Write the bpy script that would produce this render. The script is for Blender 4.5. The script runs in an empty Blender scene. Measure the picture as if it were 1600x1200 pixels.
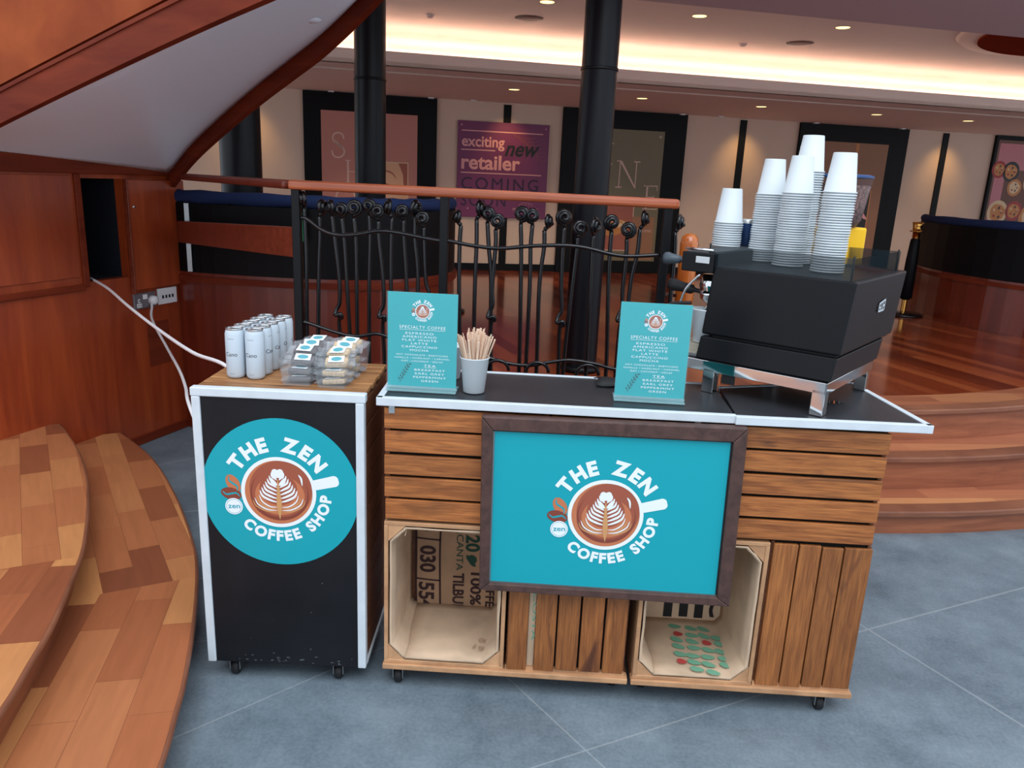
import bpy, bmesh, math, random
from mathutils import Vector, Matrix
from math import sin, cos, pi, radians, atan2, sqrt
random.seed(7)
SC = bpy.context.scene
COL = SC.collection

# ------------------------------------------------------------------ camera
F = 1200.0
PITCH, ROLL, YAW, HC = radians(14.9), radians(2.54), radians(1.9), 1.5
fwd = Vector((-sin(YAW)*cos(PITCH), cos(YAW)*cos(PITCH), -sin(PITCH)))
r0 = Vector((cos(YAW), sin(YAW), 0))
u0 = r0.cross(fwd)
rr = cos(ROLL)*r0 + sin(ROLL)*u0
uu = rr.cross(fwd)
camd = bpy.data.cameras.new('camera')
cam = bpy.data.objects.new('camera', camd)
COL.objects.link(cam)
camd.sensor_width = 36.0
camd.lens = F/1600*36.0
camd.clip_start = 0.05
camd.clip_end = 100
M = Matrix((rr, uu, -fwd)).transposed().to_4x4()
M.translation = Vector((0, 0, HC))
cam.matrix_world = M
SC.camera = cam

# ------------------------------------------------------------------ light and exposure
SC.view_settings.view_transform = 'Standard'
SC.view_settings.look = 'None'
SC.view_settings.gamma = 1.0
SC.view_settings.exposure = 0.3
SC.view_settings.use_curve_mapping = False
W = bpy.data.worlds.new('world')
SC.world = W
W.use_nodes = True
wb = W.node_tree.nodes['Background']
wb.inputs[0].default_value = (0.82, 0.90, 1.0, 1)
wb.inputs[1].default_value = 1.05

def lamp(name, typ, loc, energy, col=(1, 1, 1), target=None, **kw):
    d = bpy.data.lights.new(name, typ)
    d.energy = energy
    d.color = col
    for k, v in kw.items():
        setattr(d, k, v)
    o = bpy.data.objects.new(name, d)
    COL.objects.link(o)
    o.location = loc
    if target is not None:
        o.rotation_euler = (Vector(target)-Vector(loc)).to_track_quat('-Z', 'Y').to_euler()
    return o

# daylight through the glazed atrium roof, high above and behind the viewer
lamp('skylight', 'AREA', (0.6, -1.5, 7.0), 330, (0.88, 0.94, 1.0), (0.3, 2.2, 0.4), shape='RECTANGLE', size=6, size_y=5)

# ------------------------------------------------------------------ materials
def S(r, g, b):
    def c(v):
        v /= 255.0
        return v/12.92 if v <= 0.04045 else ((v+0.055)/1.055)**2.4
    return (c(r), c(g), c(b), 1)

def newmat(name):
    m = bpy.data.materials.new(name)
    m.use_nodes = True
    nt = m.node_tree
    return m, nt, nt.nodes['Principled BSDF']

def mat(name, rgb, rough=0.5, metal=0.0, emit=None, es=0.0, trans=0.0, alpha=1.0, coat=0.0, spec=0.5, ior=1.45, noise=0.0, nscale=20):
    m, nt, b = newmat(name)
    b.inputs['Base Color'].default_value = S(*rgb)
    b.inputs['Roughness'].default_value = rough
    b.inputs['Metallic'].default_value = metal
    b.inputs['Specular IOR Level'].default_value = spec
    b.inputs['IOR'].default_value = ior
    b.inputs['Transmission Weight'].default_value = trans
    b.inputs['Alpha'].default_value = alpha
    b.inputs['Coat Weight'].default_value = coat
    if emit:
        b.inputs['Emission Color'].default_value = S(*emit)
        b.inputs['Emission Strength'].default_value = es
    if noise:
        tc = nt.nodes.new('ShaderNodeTexCoord')
        n = nt.nodes.new('ShaderNodeTexNoise')
        n.inputs['Scale'].default_value = nscale
        n.inputs['Detail'].default_value = 6
        nt.links.new(tc.outputs['Object'], n.inputs['Vector'])
        r = nt.nodes.new('ShaderNodeValToRGB')
        a = S(*rgb)
        r.color_ramp.elements[0].position = 0.3
        r.color_ramp.elements[1].position = 0.7
        r.color_ramp.elements[0].color = tuple(v*(1-noise) for v in a[:3])+(1,)
        r.color_ramp.elements[1].color = tuple(min(1, v*(1+noise)) for v in a[:3])+(1,)
        nt.links.new(n.outputs['Fac'], r.inputs['Fac'])
        nt.links.new(r.outputs['Color'], b.inputs['Base Color'])
    return m

def wood(name, c1, c2, sc=(1, 8, 8), rough=0.45, scale=3.0, coat=0.0, knots=False, bump=0.05, rand=0.15, dark=None, streak=0.1, spec=0.5):
    """Stretched grain; the direction of the smallest scale runs along the grain."""
    m, nt, b = newmat(name)
    N, L = nt.nodes, nt.links
    tc = N.new('ShaderNodeTexCoord')
    mp = N.new('ShaderNodeMapping')
    mp.inputs['Scale'].default_value = sc
    L.new(tc.outputs['Object'], mp.inputs['Vector'])
    oi = N.new('ShaderNodeObjectInfo')
    ad = N.new('ShaderNodeVectorMath'); ad.operation = 'MULTIPLY_ADD'
    ad.inputs[1].default_value = (1, 1, 1)
    cm = N.new('ShaderNodeMath'); cm.operation = 'MULTIPLY'; cm.inputs[1].default_value = 37.0
    L.new(oi.outputs['Random'], cm.inputs[0])
    L.new(mp.outputs[0], ad.inputs[0]); L.new(cm.outputs[0], ad.inputs[2])
    n1 = N.new('ShaderNodeTexNoise')
    n1.inputs['Scale'].default_value = scale
    n1.inputs['Detail'].default_value = 8
    n1.inputs['Roughness'].default_value = 0.62
    n1.inputs['Distortion'].default_value = 0.6
    L.new(ad.outputs[0], n1.inputs['Vector'])
    r = N.new('ShaderNodeValToRGB')
    r.color_ramp.elements[0].position = 0.32
    r.color_ramp.elements[1].position = 0.68
    r.color_ramp.elements[0].color = S(*c1)
    r.color_ramp.elements[1].color = S(*c2)
    L.new(n1.outputs['Fac'], r.inputs['Fac'])
    hs = N.new('ShaderNodeHueSaturation')
    mr = N.new('ShaderNodeMapRange')
    mr.inputs['To Min'].default_value = 1-rand
    mr.inputs['To Max'].default_value = 1+rand
    L.new(oi.outputs['Random'], mr.inputs['Value'])
    L.new(mr.outputs[0], hs.inputs['Value'])
    L.new(r.outputs['Color'], hs.inputs['Color'])
    st = N.new('ShaderNodeMapping'); st.inputs['Scale'].default_value = tuple(x*(1.6 if x <= min(sc)*1.01 else 5.0) for x in sc)
    L.new(tc.outputs['Object'], st.inputs['Vector'])
    sa = N.new('ShaderNodeVectorMath'); sa.operation = 'ADD'
    L.new(st.outputs[0], sa.inputs[0]); L.new(cm.outputs[0], sa.inputs[1])
    sn = N.new('ShaderNodeTexNoise'); sn.inputs['Scale'].default_value = scale; sn.inputs['Detail'].default_value = 4
    L.new(sa.outputs[0], sn.inputs['Vector'])
    sr = N.new('ShaderNodeMapRange'); sr.inputs['From Min'].default_value = 0.3; sr.inputs['From Max'].default_value = 0.7
    sr.inputs['To Min'].default_value = 1-streak; sr.inputs['To Max'].default_value = 1+streak*0.4
    L.new(sn.outputs['Fac'], sr.inputs['Value'])
    hs2 = N.new('ShaderNodeHueSaturation')
    L.new(hs.outputs[0], hs2.inputs['Color']); L.new(sr.outputs[0], hs2.inputs['Value'])
    out = hs2.outputs[0]
    if knots or dark:
        v = N.new('ShaderNodeTexNoise')
        v.inputs['Scale'].default_value = 5.5
        v.inputs['Detail'].default_value = 3
        v.inputs['Distortion'].default_value = 1.5
        mk = N.new('ShaderNodeMapping'); mk.inputs['Scale'].default_value = tuple(0.45*x**0.5 for x in sc)
        L.new(tc.outputs['Object'], mk.inputs['Vector'])
        a2 = N.new('ShaderNodeVectorMath'); a2.operation = 'ADD'
        L.new(mk.outputs[0], a2.inputs[0]); L.new(cm.outputs[0], a2.inputs[1])
        L.new(a2.outputs[0], v.inputs['Vector'])
        kr = N.new('ShaderNodeValToRGB')
        kr.color_ramp.elements[0].position = 0.60
        kr.color_ramp.elements[1].position = 0.74
        L.new(v.outputs['Fac'], kr.inputs['Fac'])
        mx = N.new('ShaderNodeMix'); mx.data_type = 'RGBA'
        L.new(kr.outputs['Color'], mx.inputs['Factor'])
        L.new(out, mx.inputs['A'])
        mx.inputs['B'].default_value = S(*(dark or (70, 38, 16)))
        out = mx.outputs['Result']
    L.new(out, b.inputs['Base Color'])
    b.inputs['Roughness'].default_value = rough
    b.inputs['Coat Weight'].default_value = coat
    b.inputs['Coat Roughness'].default_value = 0.15
    b.inputs['Specular IOR Level'].default_value = spec
    if bump:
        bp = N.new('ShaderNodeBump')
        bp.inputs['Strength'].default_value = bump
        bp.inputs['Distance'].default_value = 0.01
        L.new(n1.outputs['Fac'], bp.inputs['Height'])
        L.new(bp.outputs[0], b.inputs['Normal'])
    return m

def planks(name, cols, rot, bw, rh, rough=0.3, coat=0.0, mortar=0.0012, gcol=(70, 35, 20), off=(0, 0, 0)):
    m, nt, b = newmat(name)
    N, L = nt.nodes, nt.links
    tc = N.new('ShaderNodeTexCoord')
    mp = N.new('ShaderNodeMapping')
    mp.inputs['Rotation'].default_value = (0, 0, rot)
    mp.inputs['Location'].default_value = off
    L.new(tc.outputs['Object'], mp.inputs['Vector'])
    br = N.new('ShaderNodeTexBrick')
    br.offset = 0.37
    br.inputs['Scale'].default_value = 1.0
    br.inputs['Brick Width'].default_value = bw
    br.inputs['Row Height'].default_value = rh
    br.inputs['Mortar Size'].default_value = mortar
    br.inputs['Color1'].default_value = (0, 0, 0, 1)
    br.inputs['Color2'].default_value = (1, 1, 1, 1)
    br.inputs['Mortar'].default_value = (0.5, 0.5, 0.5, 1)
    L.new(mp.outputs[0], br.inputs['Vector'])
    r = N.new('ShaderNodeValToRGB')
    r.color_ramp.interpolation = 'LINEAR'
    while len(r.color_ramp.elements) < len(cols):
        r.color_ramp.elements.new(0.5)
    for i, c in enumerate(cols):
        r.color_ramp.elements[i].position = i/(len(cols)-1)
        r.color_ramp.elements[i].color = S(*c)
    L.new(br.outputs['Color'], r.inputs['Fac'])
    g = N.new('ShaderNodeTexNoise')
    mg = N.new('ShaderNodeMapping'); mg.inputs['Scale'].default_value = (3, 28, 28)
    L.new(mp.outputs[0], mg.inputs['Vector']); L.new(mg.outputs[0], g.inputs['Vector'])
    g.inputs['Scale'].default_value = 1.6
    g.inputs['Detail'].default_value = 7
    g.inputs['Distortion'].default_value = 0.5
    mr = N.new('ShaderNodeMapRange')
    mr.inputs['To Min'].default_value = 0.8; mr.inputs['To Max'].default_value = 1.2
    L.new(g.outputs['Fac'], mr.inputs['Value'])
    hs = N.new('ShaderNodeHueSaturation')
    L.new(mr.outputs[0], hs.inputs['Value']); L.new(r.outputs['Color'], hs.inputs['Color'])
    mx = N.new('ShaderNodeMix'); mx.data_type = 'RGBA'
    L.new(br.outputs['Fac'], mx.inputs['Factor'])
    L.new(hs.outputs[0], mx.inputs['A']); mx.inputs['B'].default_value = S(*gcol)
    L.new(mx.outputs['Result'], b.inputs['Base Color'])
    b.inputs['Roughness'].default_value = rough
    b.inputs['Coat Weight'].default_value = coat
    b.inputs['Coat Roughness'].default_value = 0.08
    return m

def hessian(name, rgb):
    m, nt, b = newmat(name)
    N, L = nt.nodes, nt.links
    tc = N.new('ShaderNodeTexCoord')
    outs = []
    for axis in ('X', 'Z', 'Y'):
        w = N.new('ShaderNodeTexWave'); w.bands_direction = axis
        w.inputs['Scale'].default_value = 90; w.inputs['Distortion'].default_value = 0.6
        L.new(tc.outputs['Object'], w.inputs['Vector']); outs.append(w.outputs['Fac'])
    a = N.new('ShaderNodeMath'); a.operation = 'ADD'
    L.new(outs[0], a.inputs[0]); L.new(outs[1], a.inputs[1])
    n = N.new('ShaderNodeTexNoise'); n.inputs['Scale'].default_value = 9; n.inputs['Detail'].default_value = 5
    L.new(tc.outputs['Object'], n.inputs['Vector'])
    c = N.new('ShaderNodeMath'); c.operation = 'MULTIPLY_ADD'; c.inputs[1].default_value = 0.12
    L.new(a.outputs[0], c.inputs[0]); L.new(n.outputs['Fac'], c.inputs[2])
    r = N.new('ShaderNodeValToRGB')
    k = S(*rgb)
    r.color_ramp.elements[0].position = 0.35
    r.color_ramp.elements[1].position = 0.85
    r.color_ramp.elements[0].color = tuple(v*0.78 for v in k[:3])+(1,)
    r.color_ramp.elements[1].color = tuple(min(1, v*1.15) for v in k[:3])+(1,)
    L.new(c.outputs[0], r.inputs['Fac']); L.new(r.outputs['Color'], b.inputs['Base Color'])
    b.inputs['Roughness'].default_value = 0.95
    return m

def slate():
    m, nt, b = newmat('slate_floor')
    N, L = nt.nodes, nt.links
    tc = N.new('ShaderNodeTexCoord')
    n1 = N.new('ShaderNodeTexNoise'); n1.inputs['Scale'].default_value = 3.0; n1.inputs['Detail'].default_value = 8; n1.inputs['Roughness'].default_value = 0.7
    n2 = N.new('ShaderNodeTexNoise'); n2.inputs['Scale'].default_value = 90; n2.inputs['Detail'].default_value = 4
    L.new(tc.outputs['Object'], n1.inputs['Vector']); L.new(tc.outputs['Object'], n2.inputs['Vector'])
    a = N.new('ShaderNodeMath'); a.operation = 'MULTIPLY_ADD'; a.inputs[1].default_value = 0.35
    L.new(n2.outputs['Fac'], a.inputs[0]); L.new(n1.outputs['Fac'], a.inputs[2])
    r = N.new('ShaderNodeValToRGB')
    r.color_ramp.elements[0].position = 0.45; r.color_ramp.elements[1].position = 0.95
    r.color_ramp.elements[0].color = S(84, 97, 107); r.color_ramp.elements[1].color = S(134, 148, 157)
    L.new(a.outputs[0], r.inputs['Fac'])
    col = r.outputs['Color']
    # pale joints between the slabs: (x1, y1, x2, y2, xmin, xmax, half width)
    lines = [(1.213, 2.479, 2.005, 2.873, 0.8, 9, .004), (1.24, 2.47, 1.458, 2.074, 1.15, 9, .004),
             (-.028, 2.06, .235, 1.722, -.6, .9, .0025), (.039, 1.704, .504, 1.951, -.6, .9, .0025),
             (-.908, 1.746, -.709, 1.944, -1.2, -.45, .0025), (-1.552, 3.108, -1.503, 3.128, -3, -1.1, .006),
             (-1.874, 3.689, -1.803, 3.758, -3, -1.4, .003), (-1.25, 2.55, -1.0, 2.60, -3, -.9, .003), (-1.1, 2.15, -.85, 2.22, -3, -.8, .002)]
    sp = N.new('ShaderNodeSeparateXYZ'); L.new(tc.outputs['Object'], sp.inputs[0])
    def mth(op, *ins):
        k = N.new('ShaderNodeMath'); k.operation = op
        for i, v in enumerate(ins):
            if isinstance(v, (int, float)): k.inputs[i].default_value = v
            else: L.new(v, k.inputs[i])
        return k.outputs[0]
    tot = None
    for x1, y1, x2, y2, xa, xb, w in lines:
        l = sqrt((x2-x1)**2+(y2-y1)**2)
        nx, ny = -(y2-y1)/l, (x2-x1)/l
        dd = mth('ABSOLUTE', mth('SUBTRACT', mth('ADD', mth('MULTIPLY', sp.outputs[0], nx), mth('MULTIPLY', sp.outputs[1], ny)), nx*x1+ny*y1))
        k = mth('MULTIPLY', mth('LESS_THAN', dd, w), mth('MULTIPLY', mth('GREATER_THAN', sp.outputs[0], xa), mth('LESS_THAN', sp.outputs[0], xb)))
        tot = k if tot is None else mth('MAXIMUM', tot, k)
    mx = N.new('ShaderNodeMix'); mx.data_type = 'RGBA'
    L.new(mth('MULTIPLY', tot, 0.3), mx.inputs['Factor']); L.new(col, mx.inputs['A']); mx.inputs['B'].default_value = S(185, 190, 190)
    L.new(mx.outputs['Result'], b.inputs['Base Color'])
    b.inputs['Roughness'].default_value = 0.42
    bp = N.new('ShaderNodeBump'); bp.inputs['Strength'].default_value = 0.12; bp.inputs['Distance'].default_value = 0.004
    L.new(a.outputs[0], bp.inputs['Height']); L.new(bp.outputs[0], b.inputs['Normal'])
    return m

MT = {}
MT['slate'] = slate()
STEPC = [(128, 72, 48), (166, 98, 62), (178, 112, 72), (198, 136, 84)]
MT['steps'] = planks('step_planks', STEPC, radians(-124.5), 0.36, 0.105, 0.36, 0.1, 0.0006, (120, 70, 46))
MT['stepsb'] = planks('step_planks_front', STEPC, radians(-105), 0.42, 0.115, 0.36, 0.1, 0.0006, (120, 70, 46), off=(0.1, 0.03, 0))
MT['riser'] = wood('riser_wood', (132, 74, 50), (164, 98, 66), (1, 1, 9), 0.4, 2.5, rand=0.05)
MT['nose'] = wood('nosing_wood', (120, 72, 52), (150, 96, 70), (1, 1, 4), 0.35, 3, rand=0.04)
MT['upper'] = planks('polished_planks', [(104, 40, 22), (138, 58, 30), (168, 84, 46)], radians(68), 1.3, 0.1, 0.16, 0.3, 0.0008, (80, 34, 20))
MT['stairR'] = planks('right_step_planks', [(156, 90, 62), (176, 106, 74), (200, 136, 90)], radians(-8), 0.9, 0.1, 0.3, 0.2, 0.0008, (110, 60, 40))
MT['red'] = wood('red_panel_wood', (134, 48, 22), (170, 74, 34), (7, 7, 0.8), 0.34, 1.1, coat=0.25, bump=0.02, rand=0.05)
MT['red2'] = wood('red_moulding_wood', (98, 34, 18), (128, 52, 28), (1, 1, 6), 0.55, 2, coat=0.0, spec=0.15, bump=0.02, rand=0.05)
MT['redbrt'] = wood('balustrade_wood', (128, 54, 26), (160, 78, 38), (3, 3, 3), 0.6, 1.0, coat=0.0, spec=0.15, bump=0.01, rand=0.03)
MT['drumred'] = mat('drum_red', (120, 44, 30), 1.0, spec=0.0)
MT['booth'] = wood('booth_wood', (92, 28, 16), (122, 44, 22), (6, 6, 0.8), 0.28, 1.2, coat=0.3, bump=0.01, rand=0.05)
MT['rail'] = wood('handrail_wood', (160, 72, 38), (196, 104, 62), (1, 14, 14), 0.3, 3, coat=0.4, bump=0.02, rand=0.04)
MT['newel'] = wood('newel_wood', (176, 84, 26), (214, 124, 50), (9, 9, 1), 0.25, 3, coat=0.6, rand=0.03)
MT['plankrail'] = wood('rail_plank_wood', (110, 44, 28), (138, 62, 40), (1.5, 12, 12), 0.35, 3, rand=0.03)
MT['crate'] = wood('crate_wood_across', (138, 76, 34), (190, 118, 60), (1.3, 14, 14), 0.55, 4.5, knots=True, rand=0.16, streak=0.4, dark=(84, 46, 22))
MT['cratev'] = wood('crate_wood_upright', (134, 76, 34), (174, 108, 54), (14, 14, 1.3), 0.55, 4.5, knots=True, rand=0.2, streak=0.4, dark=(84, 44, 22))
MT['crateb'] = wood('crate_wood_pale', (176, 128, 90), (206, 158, 116), (2, 9, 2), 0.6, 4, rand=0.08, streak=0.25)
MT['crated'] = wood('crate_wood_dark', (96, 54, 32), (130, 78, 48), (1.3, 14, 14), 0.55, 4, rand=0.15)
MT['kiosktop'] = wood('kiosk_top_wood', (140, 90, 52), (190, 138, 88), (1.5, 16, 8), 0.5, 4, rand=0.2, dark=(84, 54, 34), streak=0.45)
MT['frame'] = wood('sign_frame_wood', (62, 40, 36), (90, 62, 54), (3, 3, 3), 0.5, 8, rand=0.04)
MT['paintwhite'] = mat('white_painted_trim', (206, 214, 220), 0.5, noise=0.05)
MT['black'] = mat('black_board', (24, 25, 29), 0.45, spec=0.3, noise=0.25, nscale=6)
MT['ctop'] = mat('black_countertop', (44, 46, 50), 0.4, noise=0.2, nscale=8)
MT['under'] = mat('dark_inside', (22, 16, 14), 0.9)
MT['teal'] = mat('teal_print', (16, 160, 174), 0.35)
MT['tealpaper'] = mat('teal_menu_print', (24, 166, 172), 0.3)
MT['white'] = mat('white_print', (236, 242, 246), 0.45)
MT['cupwhite'] = mat('paper_cup_white', (208, 216, 220), 0.55)
MT['cano'] = mat('can_white', (194, 206, 216), 0.35)
MT['alu'] = mat('aluminium', (200, 204, 206), 0.25, 0.9)
MT['chrome'] = mat('chrome', (225, 225, 225), 0.06, 1.0)
MT['steel'] = mat('grey_steel', (150, 152, 154), 0.35, 0.9)
MT['iron'] = mat('black_wrought_iron', (20, 20, 23), 0.25, 0.3, coat=0.4)
MT['post'] = mat('black_post_paint', (14, 15, 18), 0.4, spec=0.3)
MT['column'] = mat('black_column_paint', (10, 12, 18), 0.38, spec=0.3)
MT['machine'] = mat('black_machine_panel', (11, 12, 16), 0.4, spec=0.3)
MT['rubber'] = mat('black_rubber', (24, 24, 26), 0.6)
MT['greyhandle'] = mat('grey_handle', (66, 76, 84), 0.4)
MT['smoke'] = mat('smoked_glass', (30, 44, 50), 0.05, alpha=0.42)
MT['clear'] = mat('clear_plastic', (190, 196, 200), 0.08, alpha=0.10)
MT['film'] = mat('clear_wrapper', (220, 224, 230), 0.1, alpha=0.16)
MT['acrylic'] = mat('acrylic', (200, 225, 230), 0.05, alpha=0.05)
MT['acrylicfoot'] = mat('acrylic_foot', (170, 215, 220), 0.05, alpha=0.4)
MT['wall'] = mat('cream_wall', (216, 190, 170), 0.75, noise=0.03, nscale=2)
MT['ceil'] = mat('ceiling_plaster', (230, 208, 196), 0.85)
MT['ceil2'] = mat('ceiling_purple_grey', (190, 166, 172), 0.85)
MT['fascia'] = mat('fascia_plaster', (226, 204, 194), 0.8)
MT['soffit'] = mat('stair_soffit_plaster', (228, 238, 252), 0.8, noise=0.02, nscale=1.5)
MT['navy'] = mat('navy_velvet', (20, 40, 82), 0.9)
MT['board'] = mat('display_black', (9, 9, 12), 0.5, spec=0.2)
MT['brass'] = mat('brass', (214, 160, 84), 0.25, 1.0)
MT['pinkposter'] = mat('pink_poster', (190, 126, 112), 0.5)
MT['brownposter'] = mat('tan_poster', (150, 104, 74), 0.5)
MT['olive'] = mat('olive_poster', (116, 104, 74), 0.4)
MT['letter'] = mat('pale_lettering', (216, 180, 164), 0.5)
MT['purple'] = mat('purple_poster', (118, 46, 92), 0.45)
MT['pinkletter'] = mat('pink_lettering', (226, 160, 160), 0.5)
MT['darkletter'] = mat('dark_violet_lettering', (44, 18, 58), 0.5)
MT['ink'] = mat('black_ink', (28, 26, 30), 0.5)
MT['coffee1'] = mat('print_brown', (160, 86, 64), 0.4)
MT['coffee2'] = mat('print_orange_brown', (196, 118, 80), 0.4)
MT['coffee3'] = mat('print_tan', (206, 152, 100), 0.4)
MT['coffee4'] = mat('print_dark_brown', (132, 66, 52), 0.4)
MT['skin'] = mat('print_skin', (216, 166, 130), 0.5)
MT['food1'] = mat('print_food_orange', (196, 128, 66), 0.5)
MT['food2'] = mat('print_food_cream', (220, 190, 150), 0.5)
MT['food3'] = mat('print_food_red', (160, 44, 44), 0.5)
MT['food4'] = mat('print_food_pink', (196, 122, 130), 0.5)
MT['hess'] = hessian('hessian', (200, 172, 144))
MT['hessd'] = hessian('brown_hessian', (166, 132, 104))
MT['sackink'] = mat('sack_ink_brown', (56, 36, 36), 0.9)
MT['sackgreen'] = mat('sack_ink_green', (32, 66, 54), 0.9)
MT['leafgreen'] = mat('sack_print_green', (112, 166, 136), 0.9)
MT['berryred'] = mat('sack_print_red', (184, 66, 62), 0.9)
MT['cable'] = mat('white_cable', (226, 222, 224), 0.45)
MT['socket'] = mat('brushed_steel_plate', (124, 118, 124), 0.4, 0.5)
MT['plastic'] = mat('white_plastic', (228, 226, 228), 0.4)
MT['stick'] = wood('stirrer_wood', (222, 186, 158), (246, 220, 196), (4, 4, 1), 0.6, 8, bump=0, rand=0.08)
MT['yellow'] = mat('yellow_plastic', (246, 190, 20), 0.4)
MT['blue'] = mat('blue_plastic', (30, 62, 110), 0.4)
MT['beans'] = mat('roasted_beans', (104, 76, 70), 0.5, noise=0.95, nscale=110)
MT['hopper'] = mat('hopper_plastic', (120, 110, 120), 0.1, alpha=0.15)
MT['choc'] = mat('brownie', (58, 38, 34), 0.7, noise=0.4, nscale=60)
MT['oat'] = mat('oat_flapjack', (206, 176, 130), 0.8, noise=0.35, nscale=160)
MT['orange'] = mat('orange_tag', (222, 120, 76), 0.5)
MT['lamp'] = mat('lamp_glow', (255, 226, 150), 0.5, emit=(255, 220, 140), es=2.2)
MT['cove'] = mat('cove_light', (255, 236, 210), 0.5, emit=(255, 240, 226), es=15.0)
MT['speaker'] = mat('speaker_grille', (120, 92, 84), 0.8)
MT['mesh'] = mat('wire_mesh', (190, 182, 164), 0.4, 0.6, noise=0.3, nscale=200)
MT['twig'] = mat('twig_green', (20, 74, 72), 0.5)
MT['hatchdark'] = mat('hatch_inside', (16, 22, 34), 0.8)
MT['redcable'] = mat('cable_bits', (70, 70, 74), 0.5)
MT['greenpad'] = mat('green_flyer', (60, 190, 130), 0.5)

# ------------------------------------------------------------------ mesh helpers
class MB:
    def __init__(self):
        self.b = bmesh.new()
    def _m(self, fs, mi):
        for f in fs: f.material_index = mi
    def box(self, x0, x1, y0, y1, z0, z1, mi=0, mtx=None):
        x0, x1 = min(x0, x1), max(x0, x1); y0, y1 = min(y0, y1), max(y0, y1); z0, z1 = min(z0, z1), max(z0, z1)
        c = [(x, y, z) for x in (x0, x1) for y in (y0, y1) for z in (z0, z1)]
        vs = [self.b.verts.new((mtx @ Vector(p)) if mtx else p) for p in c]
        for q in ((0, 1, 3, 2), (4, 6, 7, 5), (0, 4, 5, 1), (2, 3, 7, 6), (0, 2, 6, 4), (1, 5, 7, 3)):
            self._m([self.b.faces.new([vs[i] for i in q])], mi)
        return self
    def prism(self, pts, z0, z1, mi=0, mtx=None, caps=(True, True), side_mi=None):
        """pts: outline in xy (ccw); z extents; optional transform"""
        T = (lambda p: mtx @ Vector(p)) if mtx else (lambda p: Vector(p))
        a = [self.b.verts.new(T((p[0], p[1], z0))) for p in pts]
        c = [self.b.verts.new(T((p[0], p[1], z1))) for p in pts]
        n = len(pts)
        sm = mi if side_mi is None else side_mi
        for i in range(n):
            j = (i+1) % n
            self._m([self.b.faces.new((a[i], a[j], c[j], c[i]))], sm)
        if caps[0]: self._m([self.b.faces.new(a[::-1])], mi)
        if caps[1]: self._m([self.b.faces.new(c)], mi)
        return self
    def poly(self, pts, mi=0, mtx=None):
        T = (lambda p: mtx @ Vector(p)) if mtx else (lambda p: Vector(p))
        v = [self.b.verts.new(T(p)) for p in pts]
        self._m([self.b.faces.new(v)], mi)
        return self
    def tube(self, pts, r, seg=8, mi=0, cap=True, closed=False):
        pts = [Vector(p) for p in pts]
        n = len(pts)
        rs = r if isinstance(r, (list, tuple)) else [r]*n
        rings = []
        prev = None
        for i, p in enumerate(pts):
            if closed: t = pts[(i+1) % n]-pts[i-1]
            else: t = pts[min(i+1, n-1)]-pts[max(i-1, 0)]
            if t.length < 1e-9: t = Vector((0, 0, 1))
            t.normalize()
            if prev is None:
                up = Vector((0, 0, 1)) if abs(t.z) < 0.9 else Vector((1, 0, 0))
                nn = t.cross(up).normalized()
            else:
                nn = prev - t*prev.dot(t)
                if nn.length < 1e-6: nn = t.orthogonal()
                nn.normalize()
            prev = nn
            bb = t.cross(nn)
            rings.append([self.b.verts.new(p + (nn*cos(2*pi*k/seg)+bb*sin(2*pi*k/seg))*rs[i]) for k in range(seg)])
        m = n if closed else n-1
        for i in range(m):
            A, B = rings[i], rings[(i+1) % n]
            for k in range(seg):
                f = self.b.faces.new((A[k], A[(k+1) % seg], B[(k+1) % seg], B[k]))
                f.material_index = mi; f.smooth = True
        if cap and not closed:
            self._m([self.b.faces.new(rings[0][::-1]), self.b.faces.new(rings[-1])], mi)
        return self
    def lathe(self, prof, c=(0, 0, 0), seg=24, mi=0, mtx=None, smooth=True, mis=None):
        rings = []
        for (r, z) in prof:
            if r < 1e-6:
                p = Vector((c[0], c[1], c[2]+z)); rings.append([self.b.verts.new(mtx @ p if mtx else p)])
            else:
                q = []
                for k in range(seg):
                    p = Vector((c[0]+r*cos(2*pi*k/seg), c[1]+r*sin(2*pi*k/seg), c[2]+z))
                    q.append(self.b.verts.new(mtx @ p if mtx else p))
                rings.append(q)
        for i in range(len(rings)-1):
            A, B = rings[i], rings[i+1]
            mm = mis[i] if mis else mi
            for k in range(seg):
                k2 = (k+1) % seg
                if len(A) == 1 and len(B) == 1: continue
                if len(A) == 1: f = self.b.faces.new((A[0], B[k2], B[k]))
                elif len(B) == 1: f = self.b.faces.new((A[k], A[k2], B[0]))
                else: f = self.b.faces.new((A[k], A[k2], B[k2], B[k]))
                f.smooth = smooth; f.material_index = mm
        return self
    def grid(self, rows, mi=0, smooth=True):
        vs = [[self.b.verts.new(p) for p in r] for r in rows]
        for i in range(len(vs)-1):
            for j in range(len(vs[0])-1):
                f = self.b.faces.new((vs[i][j], vs[i][j+1], vs[i+1][j+1], vs[i+1][j]))
                f.smooth = smooth; f.material_index = mi
        return self
    def mesh(self, me, mtx, mi=0):
        base = len(self.b.verts)
        vs = [self.b.verts.new(mtx @ v.co) for v in me.vertices]
        for p in me.polygons:
            try:
                f = self.b.faces.new([vs[i] for i in p.vertices]); f.material_index = mi
            except ValueError:
                pass
        return self
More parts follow.
